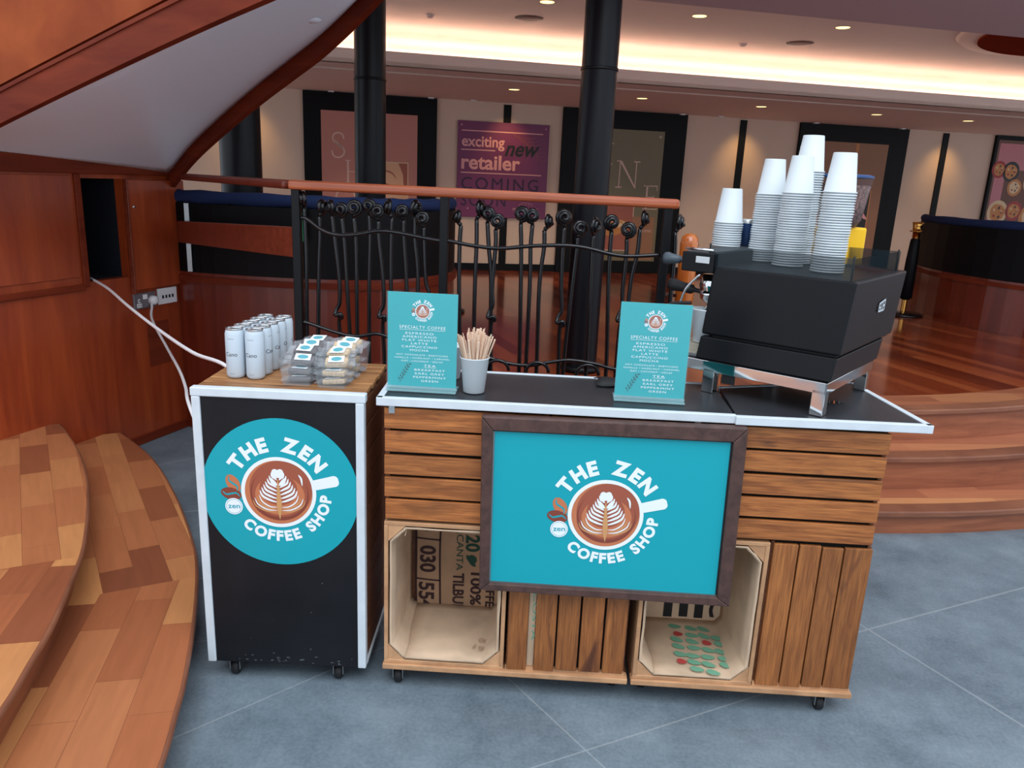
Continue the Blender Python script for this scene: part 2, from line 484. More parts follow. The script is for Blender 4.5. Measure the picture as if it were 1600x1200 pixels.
    def build(self, name, mats, parent=None, loc=None, rot=0.0, bevel=0.0, solid=0.0, normals=True, seg=2):
        me = bpy.data.meshes.new(name)
        if normals: bmesh.ops.recalc_face_normals(self.b, faces=self.b.faces[:])
        self.b.to_mesh(me); self.b.free()
        if not isinstance(mats, (list, tuple)): mats = [mats]
        for k in mats: me.materials.append(MT[k] if isinstance(k, str) else k)
        o = bpy.data.objects.new(name, me)
        COL.objects.link(o)
        if parent: o.parent = parent
        if loc: o.location = loc
        if rot: o.rotation_euler = (0, 0, rot)
        if solid:
            s = o.modifiers.new('solid', 'SOLIDIFY'); s.thickness = solid; s.offset = 0
        if bevel:
            bv = o.modifiers.new('bevel', 'BEVEL'); bv.width = bevel; bv.segments = seg; bv.limit_method = 'ANGLE'; bv.angle_limit = radians(40)
        return o

def tag(o, label, cat, group=None, kind=None):
    if label: o['label'] = label
    if cat: o['category'] = cat
    if group: o['group'] = group
    if kind: o['kind'] = kind
    return o

def thing(name, label, cat, loc=(0, 0, 0), rot=0.0, group=None):
    o = bpy.data.objects.new(name, None)
    COL.objects.link(o)
    o.location = loc; o.rotation_euler = (0, 0, rot)
    o.empty_display_size = 0.1
    return tag(o, label, cat, group)

def struct(o, label=None):
    o['kind'] = 'structure'
    if label: o['label'] = label
    return o

def dup(root, label=None, loc=None, rot=None, group=None):
    r = root.copy(); COL.objects.link(r)
    if loc is not None: r.location = loc
    if rot is not None: r.rotation_euler = (0, 0, rot)
    if label: r['label'] = label
    if group: r['group'] = group
    for ch in list(root.children):
        c = ch.copy(); COL.objects.link(c); c.parent = r
        for g in list(ch.children):
            d = g.copy(); COL.objects.link(d); d.parent = c
    return r

def cat_rom(pts, n=8):
    P = [Vector(p) for p in pts]
    P = [P[0]*2-P[1]] + P + [P[-1]*2-P[-2]]
    out = []
    for i in range(1, len(P)-2):
        a, b, c, d = P[i-1], P[i], P[i+1], P[i+2]
        for k in range(n):
            t = k/n
            out.append(0.5*((2*b)+(c-a)*t+(2*a-5*b+4*c-d)*t*t+(3*b-a-3*c+d)*t**3))
    out.append(P[-2])
    return out

_tc = {}
def glyph(s, off=0.0, space=1.0, shear=0.0, depth=0.0):
    """flat mesh of a piece of writing, centred on x, baseline 0, cap height about .7"""
    key = (s, off, space, shear, depth)
    if key in _tc: return _tc[key]
    c = bpy.data.curves.new('t', 'FONT')
    c.body = s; c.size = 1.0; c.align_x = 'CENTER'; c.offset = off; c.space_character = space; c.shear = shear
    c.resolution_u = 4; c.extrude = depth
    o = bpy.data.objects.new('t', c)
    COL.objects.link(o)
    bpy.context.view_layer.update()
    dg = bpy.context.evaluated_depsgraph_get()
    me = bpy.data.meshes.new_from_object(o.evaluated_get(dg))
    bpy.data.objects.remove(o, do_unlink=True)
    bpy.data.curves.remove(c)
    _tc[key] = me
    return me

def gwidth(me):
    xs = [v.co.x for v in me.vertices]
    return (max(xs)-min(xs), (max(xs)+min(xs))/2) if xs else (0, 0)

# front: maps flat (x right, y up) drawings onto a vertical face looking at -Y (towards the viewer)
def facing(x, y, z, rot=0.0, s=1.0):
    return Matrix.Translation((x, y, z)) @ Matrix.Rotation(radians(90), 4, 'X') @ Matrix.Rotation(rot, 4, 'Z') @ Matrix.Scale(s, 4)

def text(mb, s, mtx, size, x=0, y=0, mi=0, off=0.0, width=None, space=1.0, shear=0.0, z=0.0, rot=0.0, left=None):
    me = glyph(s, off, space, shear)
    w, cx = gwidth(me)
    sx = size
    if width and w > 0: sx = width/w
    if left is not None: x = left + w*sx/2
    m = mtx @ Matrix.Translation((x, y, z)) @ Matrix.Rotation(rot, 4, 'Z') @ Matrix.Diagonal((sx, size, 1, 1)) @ Matrix.Translation((-cx, 0, 0))
    mb.mesh(me, m, mi)

def disc(mb, mtx, cx, cy, rx, ry, z, mi, seg=48, rot=0.0, jit=0.0):
    pts = []
    for k in range(seg):
        a = 2*pi*k/seg
        q = 1+jit*sin(3*a+1)+jit*0.6*sin(7*a)
        px, py = rx*q*cos(a), ry*q*sin(a)
        pts.append((cx+px*cos(rot)-py*sin(rot), cy+px*sin(rot)+py*cos(rot), z))
    mb.poly(pts, mi, mtx)

def rect(mb, mtx, x0, x1, y0, y1, z, mi):
    mb.poly([(x0, y0, z), (x1, y0, z), (x1, y1, z), (x0, y1, z)], mi, mtx)

def stroke(mb, mtx, pts, w, z, mi, taper=True):
    P = cat_rom([(p[0], p[1], 0) for p in pts], 6)
    n = len(P)
    L, R = [], []
    for i, p in enumerate(P):
        t = (P[min(i+1, n-1)]-P[max(i-1, 0)]).normalized()
        nn = Vector((-t.y, t.x, 0))
        ww = w*(sin(pi*min(1, max(0, i/(n-1))))**0.6 if taper else 1)+w*0.04
        L.append(p+nn*ww/2); R.append(p-nn*ww/2)
    for i in range(n-1):
        mb.poly([(L[i].x, L[i].y, z), (R[i].x, R[i].y, z), (R[i+1].x, R[i+1].y, z), (L[i+1].x, L[i+1].y, z)], mi, mtx)

EMB_MATS = ['white', 'coffee1', 'coffee2', 'coffee3', 'coffee4', 'teal']
def emblem(mb, mtx, k=0.0, dz=0.0004):
    """round coffee emblem, cup radius 1 in drawing units; k = first material slot (white, browns, teal)"""
    WH, B1, B2, B3, B4, TL = k, k+1, k+2, k+3, k+4, k+5
    a = radians(13)
    for (u0_, u1_, v, zz) in ((0.9, 1.62, 0.155, 0.9),):
        pts = []
        for (u, vv) in ((u0_, -v*0.9), (1.55, -v), (1.61, -v+0.03), (1.645, -v+0.09), (1.645, v-0.09), (1.61, v-0.03), (1.55, v), (u0_, v*0.9)):
            pts.append((u*cos(a)-vv*sin(a), u*sin(a)+vv*cos(a), 1*dz))
        mb.poly(pts, WH, mtx)
    # beans
    for (cx, cy, rx, ry, ro, c, c2) in ((-1.2, 0.23, 0.27, 0.17, radians(118), B2, TL), (-1.27, -0.06, 0.28, 0.17, radians(-14), B4, TL)):
        disc(mb, mtx, cx, cy, rx, ry, 2*dz if c == B2 else 3*dz, c, 32, ro)
        ps = [(cx+t*rx*cos(ro)-0.05*sin(4*t)*sin(ro), cy+t*rx*sin(ro)+0.05*sin(4*t)*cos(ro)) for t in (-0.9, -0.45, 0, 0.45, 0.9)]
        stroke(mb, mtx, ps, 0.05, 4*dz, c2)
    disc(mb, mtx, 0, 0, 1.0, 1.0, 5*dz, WH, 64)
    # badge
    disc(mb, mtx, -1.22, -0.42, 0.235, 0.235, 6*dz, WH, 40)
    ring = [(-1.22+0.205*cos(2*pi*i/32), -0.42+0.205*sin(2*pi*i/32)) for i in range(33)]
    for i in range(32):
        p, q = ring[i], ring[i+1]
        f = 0.955
        mb.poly([(p[0], p[1], 7*dz), (q[0], q[1], 7*dz), (-1.22+(q[0]+1.22)*f, -0.42+(q[1]+0.42)*f, 7*dz), (-1.22+(p[0]+1.22)*f, -0.42+(p[1]+0.42)*f, 7*dz)], TL, mtx)
    text(mb, 'zen', mtx, 0.2, -1.22, -0.475, TL, off=0.012, width=0.32, z=8*dz)
    # coffee
    disc(mb, mtx, 0, 0, 0.9, 0.9, 6*dz, B2, 64)
    disc(mb, mtx, 0.06, 0.09, 0.83, 0.8, 7*dz, B1, 64)
    disc(mb, mtx, 0.02, -0.06, 0.78, 0.74, 8*dz, B4, 64)
    disc(mb, mtx, 0.03, 0.0, 0.74, 0.70, 9*dz, B1, 64)
    disc(mb, mtx, 0.03, -0.08, 0.66, 0.56, 10*dz, B2, 64)
    disc(mb, mtx, 0.0, 0.1, 0.5, 0.46, 11*dz, B1, 64)
    # rosetta
    for sgn in (-1, 1):
        for i in range(7):
            y = -0.28+0.105*i
            x = 0.5-0.055*i
            r = 0.35-0.022*i
            stroke(mb, mtx, [(sgn*0.03, y), (sgn*x*0.45, y+0.06), (sgn*x*0.85, y+r*0.5), (sgn*x, y+r)], 0.06, (12+0.1*i+0.05*sgn)*dz, WH)
        for i in range(4):
            y = -0.42-0.045*i
            x = 0.5+0.06*i
            stroke(mb, mtx, [(sgn*0.05, y), (sgn*x*0.5, y+0.02), (sgn*x*0.9, y+0.16), (sgn*(x+0.03), y+0.36)], 0.035, (11.5+0.1*i+0.03*sgn)*dz, WH if i % 2 == 0 else B3)
        disc(mb, mtx, sgn*0.055, 0.54, 0.1, 0.13, (13.2+0.1*sgn)*dz, WH, 24, sgn*radians(-18))
        stroke(mb, mtx, [(sgn*0.2, 0.42), (sgn*0.13, 0.3), (sgn*0.02, 0.2)], 0.11, (12.9+0.1*sgn)*dz, WH)
    stroke(mb, mtx, [(0.55, 0.52), (0.62, 0.4), (0.64, 0.2)], 0.05, 12.9*dz, WH)
    mb.poly([(-0.012, 0.36, 14*dz), (-0.07, -0.3, 14*dz), (-0.05, -0.55, 14*dz), (0.0, -0.78, 14*dz), (0.05, -0.55, 14*dz), (0.07, -0.3, 14*dz), (0.012, 0.36, 14*dz)], B3, mtx)
    # lettering on two arcs
    def arc(s, r, a0, a1, size, off, inward):
        ws = []
        for ch in s:
            me = glyph(ch, off) if ch != ' ' else None
            ws.append((me, gwidth(me)[0] if me else 0.42))
        gap = 0.13
        tot = sum(w for _, w in ws)+gap*(len(ws)-1)
        pos = 0
        for me, w in ws:
            t = (pos+w/2)/tot
            ang = a0+(a1-a0)*t
            pos += w+gap
            if me is None: continue
            _, cx = gwidth(me)
            ro = ang-pi/2 if not inward else ang+pi/2
            m = mtx @ Matrix.Translation((r*cos(ang), r*sin(ang), 2*dz)) @ Matrix.Rotation(ro, 4, 'Z') @ Matrix.Scale(size, 4) @ Matrix.Translation((-cx, -0.35, 0))
            mb.mesh(me, m, WH)
    arc('THE ZEN', 1.36, radians(150), radians(29), 0.53, 0.055, False)
    arc('COFFEE SHOP', 1.25, radians(222), radians(357), 0.40, 0.05, True)

# ------------------------------------------------------------------ the large structure
ZU = 0.45                        # raised floor
# ground
struct(MB().box(-6, 9, -4, 12, -0.05, 0.0).build('floor', 'slate'), 'blue-grey slate floor with thin pale joints')

# raised wooden floor: straight edge at the railing, round edge with steps to the right
SCX, SCY = 1.2, 7.3
def arcpts(r, x0, x1, n=24):
    out = []
    for i in range(n+1):
        x = x0+(x1-x0)*i/n
        out.append((x, SCY-sqrt(r*r-(x-SCX)**2)))
    return out
up = [(-1.12, 4.35), (-0.99, 2.94), (0.66, 2.94)] + arcpts(3.52, 0.66, 4.5) + [(9, 6.5), (9, 13), (-6, 9.6), (-6, 5.2), (-2.3, 5.2)]
b = MB().prism(up, -0.0, ZU-0.0, 0, side_mi=1)
struct(b.build('floor_upper', ['upper', 'riser']), 'raised polished red-brown wooden floor behind the railing')

def curved_step(r, z0, z1, label, name='wooden_step'):
    t = thing(name, label, 'step', group='curved wooden steps on the right')
    xs0, xs1 = 0.66, 4.0
    inn = arcpts(r-0.262, xs0, xs1); out = arcpts(r-0.012, xs0, xs1)
    MB().prism(out+inn[::-1], z0, z1-0.028).build('riser', 'riser', t)
    out2 = arcpts(r-0.09, xs0, xs1)
    MB().prism(out2+inn[::-1], z1-0.028, z1).build('tread', 'stairR', t)
    o3 = arcpts(r+0.008, xs0, xs1)
    MB().prism(o3+out2[::-1], z1-0.028, z1+0.001).build('nosing', 'nose', t, bevel=0.006)
    return t
curved_step(4.02, 0.0, 0.115, 'lowest of the three curved wooden steps right of the counter')
curved_step(3.77, 0.0, 0.285, 'middle of the three curved wooden steps right of the counter')
curved_step(3.53, 0.0, ZU+0.002, 'top curved wooden step, its nosing edging the raised floor')

# back wall frame: origin on the wall foot, local x along the wall, local -y towards the viewer
W0 = Vector((-1.036, 9.031, 0)); WA = atan2(0.247, 0.969)
def wall_obj(mb, name, mats, parent=None, **kw):
    if parent: return mb.build(name, mats, parent, **kw)
    return mb.build(name, mats, None, loc=W0, rot=WA, **kw)
struct(wall_obj(MB().box(-5, 12, 0, 0.15, ZU, 2.9), 'wall_back', 'wall'), 'cream back wall in wide panels')
struct(wall_obj(MB().box(-5, 12, -0.02, 0, ZU, ZU+0.08), 'baseboard_back', 'board'), 'dark skirting along the back wall')
for i, s in enumerate((-2.32, 0.52, 3.43, 6.27, 9.1)):
    struct(wall_obj(MB().box(s, s+0.085, -0.014, 0, ZU+0.08, 2.31), 'trim_%d' % (i+1), 'board'), 'narrow black upright strip on the back wall')
# low ceiling, groove, fascia, upper ceiling, bulkhead
lc = MB().box(-5, 12, -1.95, 0.0, 2.33, 2.42)
lc.box(-5, 12, -2.05, -1.95, 2.345, 2.42)
lc.box(-5, 12, -2.416, -2.05, 2.33, 2.36)
struct(wall_obj(lc, 'ceiling', 'ceil'), 'low cream ceiling over the back wall')
struct(wall_obj(MB().box(-5, 12, -2.416, -2.37, 2.33, 2.435), 'trim_6', 'fascia'), 'cream fascia hiding the cove light')
struct(wall_obj(MB().box(-5, 12, -4.15, 0.1, 2.70, 2.76), 'ceiling_upper', 'ceil'), 'upper cream ceiling washed by cove light')
struct(wall_obj(MB().box(-2.6, 12, -5.4, -4.08, 2.6, 2.9), 'ceiling_bulkhead', 'ceil2'), 'purple-grey lower ceiling edge nearest the viewer')
# cove lamp behind the fascia
cv = wall_obj(MB().box(-4.8, 11.8, -0.50, -0.46, 2.43, 2.45).box(-4.8, 11.8, -1.2, -1.17, 2.43, 2.445).box(-4.8, 11.8, -1.9, -1.88, 2.43, 2.44), 'cove_light_strip', 'cove')
tag(cv, 'long warm light strip hidden behind the cream fascia', 'light strip')

# downlights
def wp(s, n, z):
    return Vector((W0.x+s*cos(WA)+n*sin(WA), W0.y+s*sin(WA)-n*cos(WA), z))
def downlight(loc, label, grp, r=0.045):
    t = thing('downlight', label, 'light', loc, group=grp)
    MB().lathe([(r, 0), (r*1.25, -0.004), (r*1.25, 0.0)], seg=20).build('rim', 'fascia', t)
    MB().lathe([(0, -0.002), (r, -0.002)], seg=20).build('bulb', 'lamp', t)
    return t
for i, (s, nm) in enumerate(((-0.95, 'behind the left black column'), (0.348, 'above the purple poster'), (1.643, 'above the olive poster'), (2.938, 'above the plain wall left of the paper cups'), (4.281, 'above the tallest paper cups'), (5.416, 'nearest the food poster'))):
    p = wp(s, 1.36, 2.33)
    downlight(p, 'small lit downlight in the low ceiling %s' % nm, 'downlights in the low ceiling', 0.05)
    lamp('downlight_beam', 'SPOT', p+Vector((0, 0, -0.02)), 34, (1.0, 0.82, 0.6), wp(s, 0.62, 0.6), spot_size=radians(80), spot_blend=0.9, shadow_soft_size=0.04)
for s in (0.56, 3.47, 6.31, -2.28):
    lamp('wall_washer_beam', 'SPOT', wp(s, 0.42, 2.30), 9, (1.0, 0.62, 0.22), wp(s, 0.0, 1.75), spot_size=radians(75), spot_blend=1.0, shadow_soft_size=0.05)
for (x, y), nm in (((-0.067, 5.836), 'leftmost, beside the black column'), ((1.036, 6.108), 'in the middle of the row'), ((2.14, 6.323), 'rightmost of the row')):
    downlight((x, y, 2.70), 'lit downlight in the upper ceiling, %s' % nm, 'downlights in the upper ceiling', 0.05)
for (x, y), nm in (((-0.204, 6.403), 'left of the right-hand black column'), ((2.038, 7.005), 'above the tall stacks of paper cups')):
    o = MB().lathe([(0.001, -0.006), (0.085, -0.006), (0.10, 0.0), (0.11, 0.0)], seg=28).build('ceiling_speaker', 'speaker', loc=(x, y, 2.70))
    tag(o, 'round dull ceiling speaker %s' % nm, 'speaker', 'round ceiling speakers')
for (x, y), nm in (((-0.971, 6.422), 'near the left black column'), ((1.599, 7.134), 'right of the right-hand black column')):
    o = MB().lathe([(0.001, -0.025), (0.02, -0.025), (0.035, -0.005), (0.035, 0)], seg=16).build('smoke_detector', 'fascia', loc=(x, y, 2.70))
    tag(o, 'tiny pale sensor on the bright ceiling %s' % nm, 'sensor', 'ceiling sensors')
t = thing('ceiling_drum', 'round dark red wooden drum with a white rim set in the ceiling at the right', 'ceiling feature', (4.02, 6.12, 2.66))
MB().lathe([(0, 0.0), (0.88, 0.0), (0.88, 0.04)], seg=64, smooth=False).build('drum', 'drumred', t)
MB().lathe([(0.88, 0.015), (1.0, 0.015), (1.03, 0.04)], seg=64).build('rim', 'ceil', t)

# curtain rails above the boards
for s0, s1, nm in ((-2.6, -0.22, 'above the pink beauty board'), (0.07, 2.74, 'above the purple poster and olive board'), (3.04, 5.7, 'above the board behind the paper cups')):
    t = thing('ceiling_rail', 'grey metal rail with brackets %s' % nm, 'rail', W0, WA, 'rails along the top of the back wall')
    MB().box(s0, s1, -0.075, -0.045, 2.335, 2.36).build('bar', 'steel', t)
    for k, s in enumerate((s0+0.06, (s0+s1)/2, s1-0.12)):
        MB().box(s, s+0.06, -0.09, -0.04, 2.318, 2.385).build('bracket', 'plastic', t)

# display boards
def board(s0, s1, z0, z1, label, cat='display board', group='black framed boards on the back wall'):
    t = thing('display_board', label, cat, W0, WA, group)
    MB().box(s0, s1, -0.04, -0.002, z0, z1).build('panel', 'board', t, bevel=0.004)
    return t
def wface(y, dz=0): return Matrix.Translation((0, y, 0)) @ Matrix.Rotation(radians(90), 4, 'X')
FM = wface(-0.0405)
def poster(t, name, s0, s1, z0, z1, mats, draw):
    b = MB(); rect(b, FM, s0, s1, z0, z1, 0.0004, 0)
    draw(b); return b.build(name, mats, t, normals=False)
def serif(b, ch, x, y, size, mi=1):
    """thin capital with bracket serifs, cap height = size"""
    w = size*0.72; th = size*0.038; tk = size*0.085; se = size*0.12; z = 0.0012
    R = lambda a0, a1, c0, c1: rect(b, FM, x+a0, x+a1, y+c0, y+c1, z, mi)
    def st(ps, ww): stroke(b, FM, [(x+p[0]*size, y+p[1]*size) for p in ps], ww*size, z, mi, taper=False)
    if ch == 'H':
        for q in (0.1, 0.72):
            R(q*size, q*size+tk, 0, size); R(q*size-se*.7, q*size+tk+se*.7, 0, th); R(q*size-se*.7, q*size+tk+se*.7, size-th, size)
        R(0.1*size, 0.75*size, 0.48*size, 0.48*size+th)
    elif ch == 'N':
        R(0.12*size, 0.12*size+th, 0, size); R(0.78*size, 0.78*size+th, 0, size)
        b.poly([(x+0.1*size, y+size, z), (x+0.78*size, y, z), (x+0.84*size, y, z), (x+0.2*size, y+size, z)], mi, FM)
        R(0, 0.26*size, 0, th); R(0, 0.2*size, size-th, size); R(0.68*size, 0.94*size, size-th, size)
    elif ch in 'EF':
        R(0.12*size, 0.12*size+tk, 0, size); R(0, 0.62*size, size-th, size); R(0.12*size, 0.5*size, 0.5*size, 0.5*size+th)
        R(0.6*size, 0.63*size, size*0.8, size); R(0, 0.66*size, 0, th)
        R(0.48*size, 0.5*size, 0.42*size, 0.6*size); R(0.64*size, 0.67*size, 0, 0.2*size)
    elif ch == 'I':
        R(0.12*size, 0.12*size+tk, 0, size); R(0, 0.32*size, 0, th); R(0, 0.32*size, size-th, size)
    elif ch == 'O':
        for k in range(40):
            a0, a1 = 2*pi*k/40, 2*pi*(k+1)/40
            pp = []
            for a, q in ((a0, 0), (a1, 0), (a1, 1), (a0, 1)):
                rx, ry = (0.42, 0.52) if q == 0 else (0.36, 0.495)
                pp.append((x+(0.42+rx*cos(a))*size, y+(0.5+ry*sin(a))*size, z))
            b.poly(pp, mi, FM)
    elif ch == 'S':
        st([(0.52, 0.76), (0.47, 0.93), (0.3, 1.0), (0.12, 0.93), (0.06, 0.77), (0.14, 0.62), (0.36, 0.48), (0.52, 0.33), (0.53, 0.16), (0.4, 0.02), (0.22, -0.01), (0.07, 0.08), (0.03, 0.26)], 0.06)
        st([(0.12, 0.66), (0.3, 0.52), (0.5, 0.37)], 0.09)
    elif ch == 'D':
        R(0.12*size, 0.12*size+tk, 0, size)
        st([(0.1, 0.98), (0.45, 0.97), (0.72, 0.75), (0.76, 0.5), (0.72, 0.25), (0.45, 0.03), (0.1, 0.02)], 0.045)
t = board(-1.675, -0.237, ZU, 2.325, 'black framed board with pink poster spelling SHO and a face, behind left column')
def d1(b):
    serif(b, 'S', -1.385, 1.655, 0.255); serif(b, 'H', -1.245, 1.385, 0.245); serif(b, 'O', -1.352, 1.07, 0.27)
    rect(b, FM, -0.89, -0.865, 1.42, 2.13, 0.0008, 2)
    rect(b, FM, -0.98, -0.55, 0.9, 1.63, 0.0010, 2)
    rect(b, FM, -0.97, -0.56, 0.91, 1.62, 0.0014, 3)
    # closed eye, brow and hair of the printed face
    stroke(b, FM, [(-0.86, 1.5), (-0.8, 1.53), (-0.73, 1.51), (-0.68, 1.45)], 0.016, 0.0018, 4)
    stroke(b, FM, [(-0.83, 1.42), (-0.79, 1.385), (-0.73, 1.38)], 0.02, 0.0018, 5)
    b.poly([(-0.66, 1.62, 0.0016), (-0.61, 1.5, 0.0016), (-0.6, 1.36, 0.0016), (-0.575, 1.28, 0.0016), (-0.56, 1.28, 0.0016), (-0.56, 1.62, 0.0016)], 4, FM)
    stroke(b, FM, [(-0.76, 1.13), (-0.72, 1.1), (-0.68, 1.13)], 0.03, 0.0018, 5)
    disc(b, FM, -0.9, 1.52, 0.03, 0.018, 0.0018, 6, 16)
poster(t, 'poster', -1.49, -0.453, 0.8, 2.135, ['pinkposter', 'letter', 'food2', 'skin', 'coffee1', 'coffee4', 'food3'], d1)
t = board(1.21, 2.735, ZU, 2.325, 'black framed board with olive poster showing letters N and E, behind right column')
def d2_(b):
    serif(b, 'D', 1.58, 1.84, 0.24); serif(b, 'I', 1.76, 1.72, 0.24); serif(b, 'N', 1.89, 1.46, 0.31); serif(b, 'E', 2.25, 1.22, 0.28)
    rect(b, FM, 1.7, 2.15, 0.72, 1.33, 0.0008, 1); rect(b, FM, 1.71, 2.14, 0.73, 1.32, 0.0012, 2)
    disc(b, FM, 1.9, 1.0, 0.2, 0.1, 0.0016, 3, 24, 0.1, 0.05); disc(b, FM, 1.88, 1.03, 0.15, 0.06, 0.002, 4, 24, 0.1, 0.1)
    for q in range(4): stroke(b, FM, [(1.74+0.08*q, 0.96), (1.82+0.08*q, 1.06), (1.9+0.07*q, 1.03)], 0.02, 0.0024, 3)
    rect(b, FM, 2.12, 2.42, 0.62, 1.13, 0.0009, 5)
    text(b, 'FOOD & DRINK', FM, 0.045, 2.28, 0.95, 1, width=0.22, z=0.002)
    text(b, '+', FM, 0.08, 2.41, 2.03, 1, z=0.002)
poster(t, 'poster', 1.49, 2.46, 0.6, 2.12, ['olive', 'letter', 'coffee1', 'food1', 'food2', 'brownposter'], d2_)
t = board(4.22, 5.745, ZU, 2.325, 'black framed board with tan poster, behind the tall paper cup stacks')
def d3(b):
    rect(b, FM, 5.02, 5.06, 1.2, 2.12, 0.0008, 1)
    rect(b, FM, 4.9, 5.33, 0.98, 1.55, 0.001, 1); rect(b, FM, 4.91, 5.315, 0.99, 1.54, 0.0014, 2)
    stroke(b, FM, [(5.12, 1.45), (5.2, 1.32), (5.26, 1.24), (5.32, 1.2)], 0.05, 0.002, 3)
poster(t, 'poster', 4.49, 5.475, 0.6, 2.125, ['brownposter', 'food1', 'ink', 'pinkletter', 'letter'], d3)
t = board(7.05, 8.4, ZU, 2.325, 'board with pink and grey poster of food dishes, at the right edge')
def d4(b):
    rect(b, FM, 7.12, 8.3, 1.9, 2.23, 0.0008, 1)
    text(b, 'EAT WELL', FM, 0.07, 7.5, 2.03, 1, width=0.3, z=0.002)
    rect(b, FM, 7.12, 7.28, ZU+0.1, 1.9, 0.0008, 1)
    for cx, cy, r, m_ in ((7.17, 1.9, 0.11, 3), (7.36, 1.88, 0.13, 4), (7.46, 1.68, 0.11, 5), (7.27, 1.35, 0.16, 2), (7.52, 1.38, 0.13, 3), (7.3, 0.93, 0.17, 4), (7.55, 0.98, 0.12, 3), (7.75, 1.75, 0.16, 2), (7.8, 1.3, 0.18, 5)):
        disc(b, FM, cx, cy, r, r, 0.0014, m_, 30)
        disc(b, FM, cx, cy, r*0.72, r*0.7, 0.002, 5 if m_ != 5 else 2, 24, 0, 0.05)
        for q in range(6):
            disc(b, FM, cx+r*0.4*cos(q*1.3), cy+r*0.4*sin(q*1.3), r*0.14, r*0.1, 0.0026, (3, 4, 2)[q % 3], 10, q)
poster(t, 'poster', 7.09, 8.36, ZU+0.1, 2.27, ['speaker', 'food4', 'food2', 'food3', 'ink', 'food1'], d4)

# purple announcement
t = thing('announcement_poster', 'purple poster announcing an exciting new retailer coming soon', 'poster', W0, WA)
MB().box(0.0, 1.055, -0.038, -0.016, 1.062, 2.115).build('backing', 'purple', t, bevel=0.002)
b = MB(); P = FM
for x0, x1, z in ((0.04, 0.98, 2.005), (0.04, 0.43, 1.80), (0.04, 0.98, 1.55)):
    rect(b, P, x0, x1, z, z+0.012, 0.0014, 0)
text(b, 'exciting', P, 0.165, 0, 1.845, 0, off=0.022, width=0.49, z=0.001, left=0.045)
text(b, 'retailer', P, 0.22, 0, 1.60, 0, off=0.026, width=0.68, z=0.001, left=0.045)
text(b, 'new', P, 0.24, 0, 1.76, 1, off=0.02, width=0.41, shear=0.35, z=0.002, left=0.54)
text(b, 'COMING', P, 0.19, 0, 1.375, 2, width=0.9, space=1.25, z=0.001, left=0.05)
text(b, 'SOON', P, 0.19, 0, 1.19, 2, width=0.52, space=1.25, z=0.001, left=0.05)
text(b, 'PRINCES SQUARE', P, 0.045, 0, 1.15, 0, width=0.3, z=0.001, left=0.66)
for q in range(5): stroke(b, P, [(0.72+0.04*q, 1.2), (0.75+0.035*q, 1.23), (0.8, 1.25-0.002*q)], 0.003, 0.0014, 0)
for k in range(7):
    stroke(b, P, [(0.56+0.05*k, 2.08-0.02*k), (0.66+0.04*k, 1.98-0.03*k), (0.85+0.02*k, 1.96-0.04*k), (1.03, 2.03-0.05*k)], 0.003, 0.0012, 3)
for x, z in ((0.04, 2.07), (1.01, 2.07), (0.98, 1.09), (0.13, 1.16)): disc(b, P, x, z, 0.008, 0.008, 0.0016, 0, 10)
b.build('print', ['pinkletter', 'ink', 'darkletter', 'coffee1'], t, normals=False)

# black columns
for x, y, r, nm in ((0.243, 4.35, 0.095, 'thick black round column right of centre, behind the handrail'), (-1.166, 5.2, 0.1, 'black round column in front of the pink poster'), (-1.95, 5.0, 0.127, 'black round column beside the curved staircase')):
    t = thing('column', nm, 'column', (x, y, ZU), group='black round columns')
    MB().lathe([(r, 0), (r, 3.2)], seg=48).build('shaft', 'column', t)
    MB().lathe([(r+0.001, 0), (r+0.02, 0.0), (r+0.02, 0.03), (r+0.001, 0.035)], seg=48).build('base_ring', 'column', t)
    MB().lathe([(r+0.0005, 1.62), (r+0.004, 1.62), (r+0.004, 1.635), (r+0.0005, 1.635)], seg=48).build('collar', 'post', t)

# ------------------------------------------------------------------ curved booths
def ring_shell(mb, pts, th, z0, z1, mi=0):
    """extruded wall following plan points, thickness away from the viewer"""
    n = len(pts); P = [Vector((p[0], p[1], 0)) for p in pts]; Q = []
    for i in range(n):
        t_ = (P[min(i+1, n-1)]-P[max(i-1, 0)]).normalized()
        Q.append(P[i]+Vector((-t_.y, t_.x, 0))*th)
    for i in range(n-1):
        a, b_, c, d = P[i], P[i+1], Q[i+1], Q[i]
        vs = [(a.x, a.y, z0), (b_.x, b_.y, z0), (c.x, c.y, z0), (d.x, d.y, z0), (a.x, a.y, z1), (b_.x, b_.y, z1), (c.x, c.y, z1), (d.x, d.y, z1)]
        v = [mb.b.verts.new(q) for q in vs]
        for f in ((0, 1, 5, 4), (2, 3, 7, 6), (4, 5, 6, 7), (3, 2, 1, 0)) + (((0, 4, 7, 3),) if i == 0 else ()) + (((1, 2, 6, 5),) if i == n-2 else ()):
            ff = mb.b.faces.new([v[k] for k in f]); ff.material_index = mi
    bmesh.ops.remove_doubles(mb.b, verts=mb.b.verts[:], dist=1e-5)
    return mb
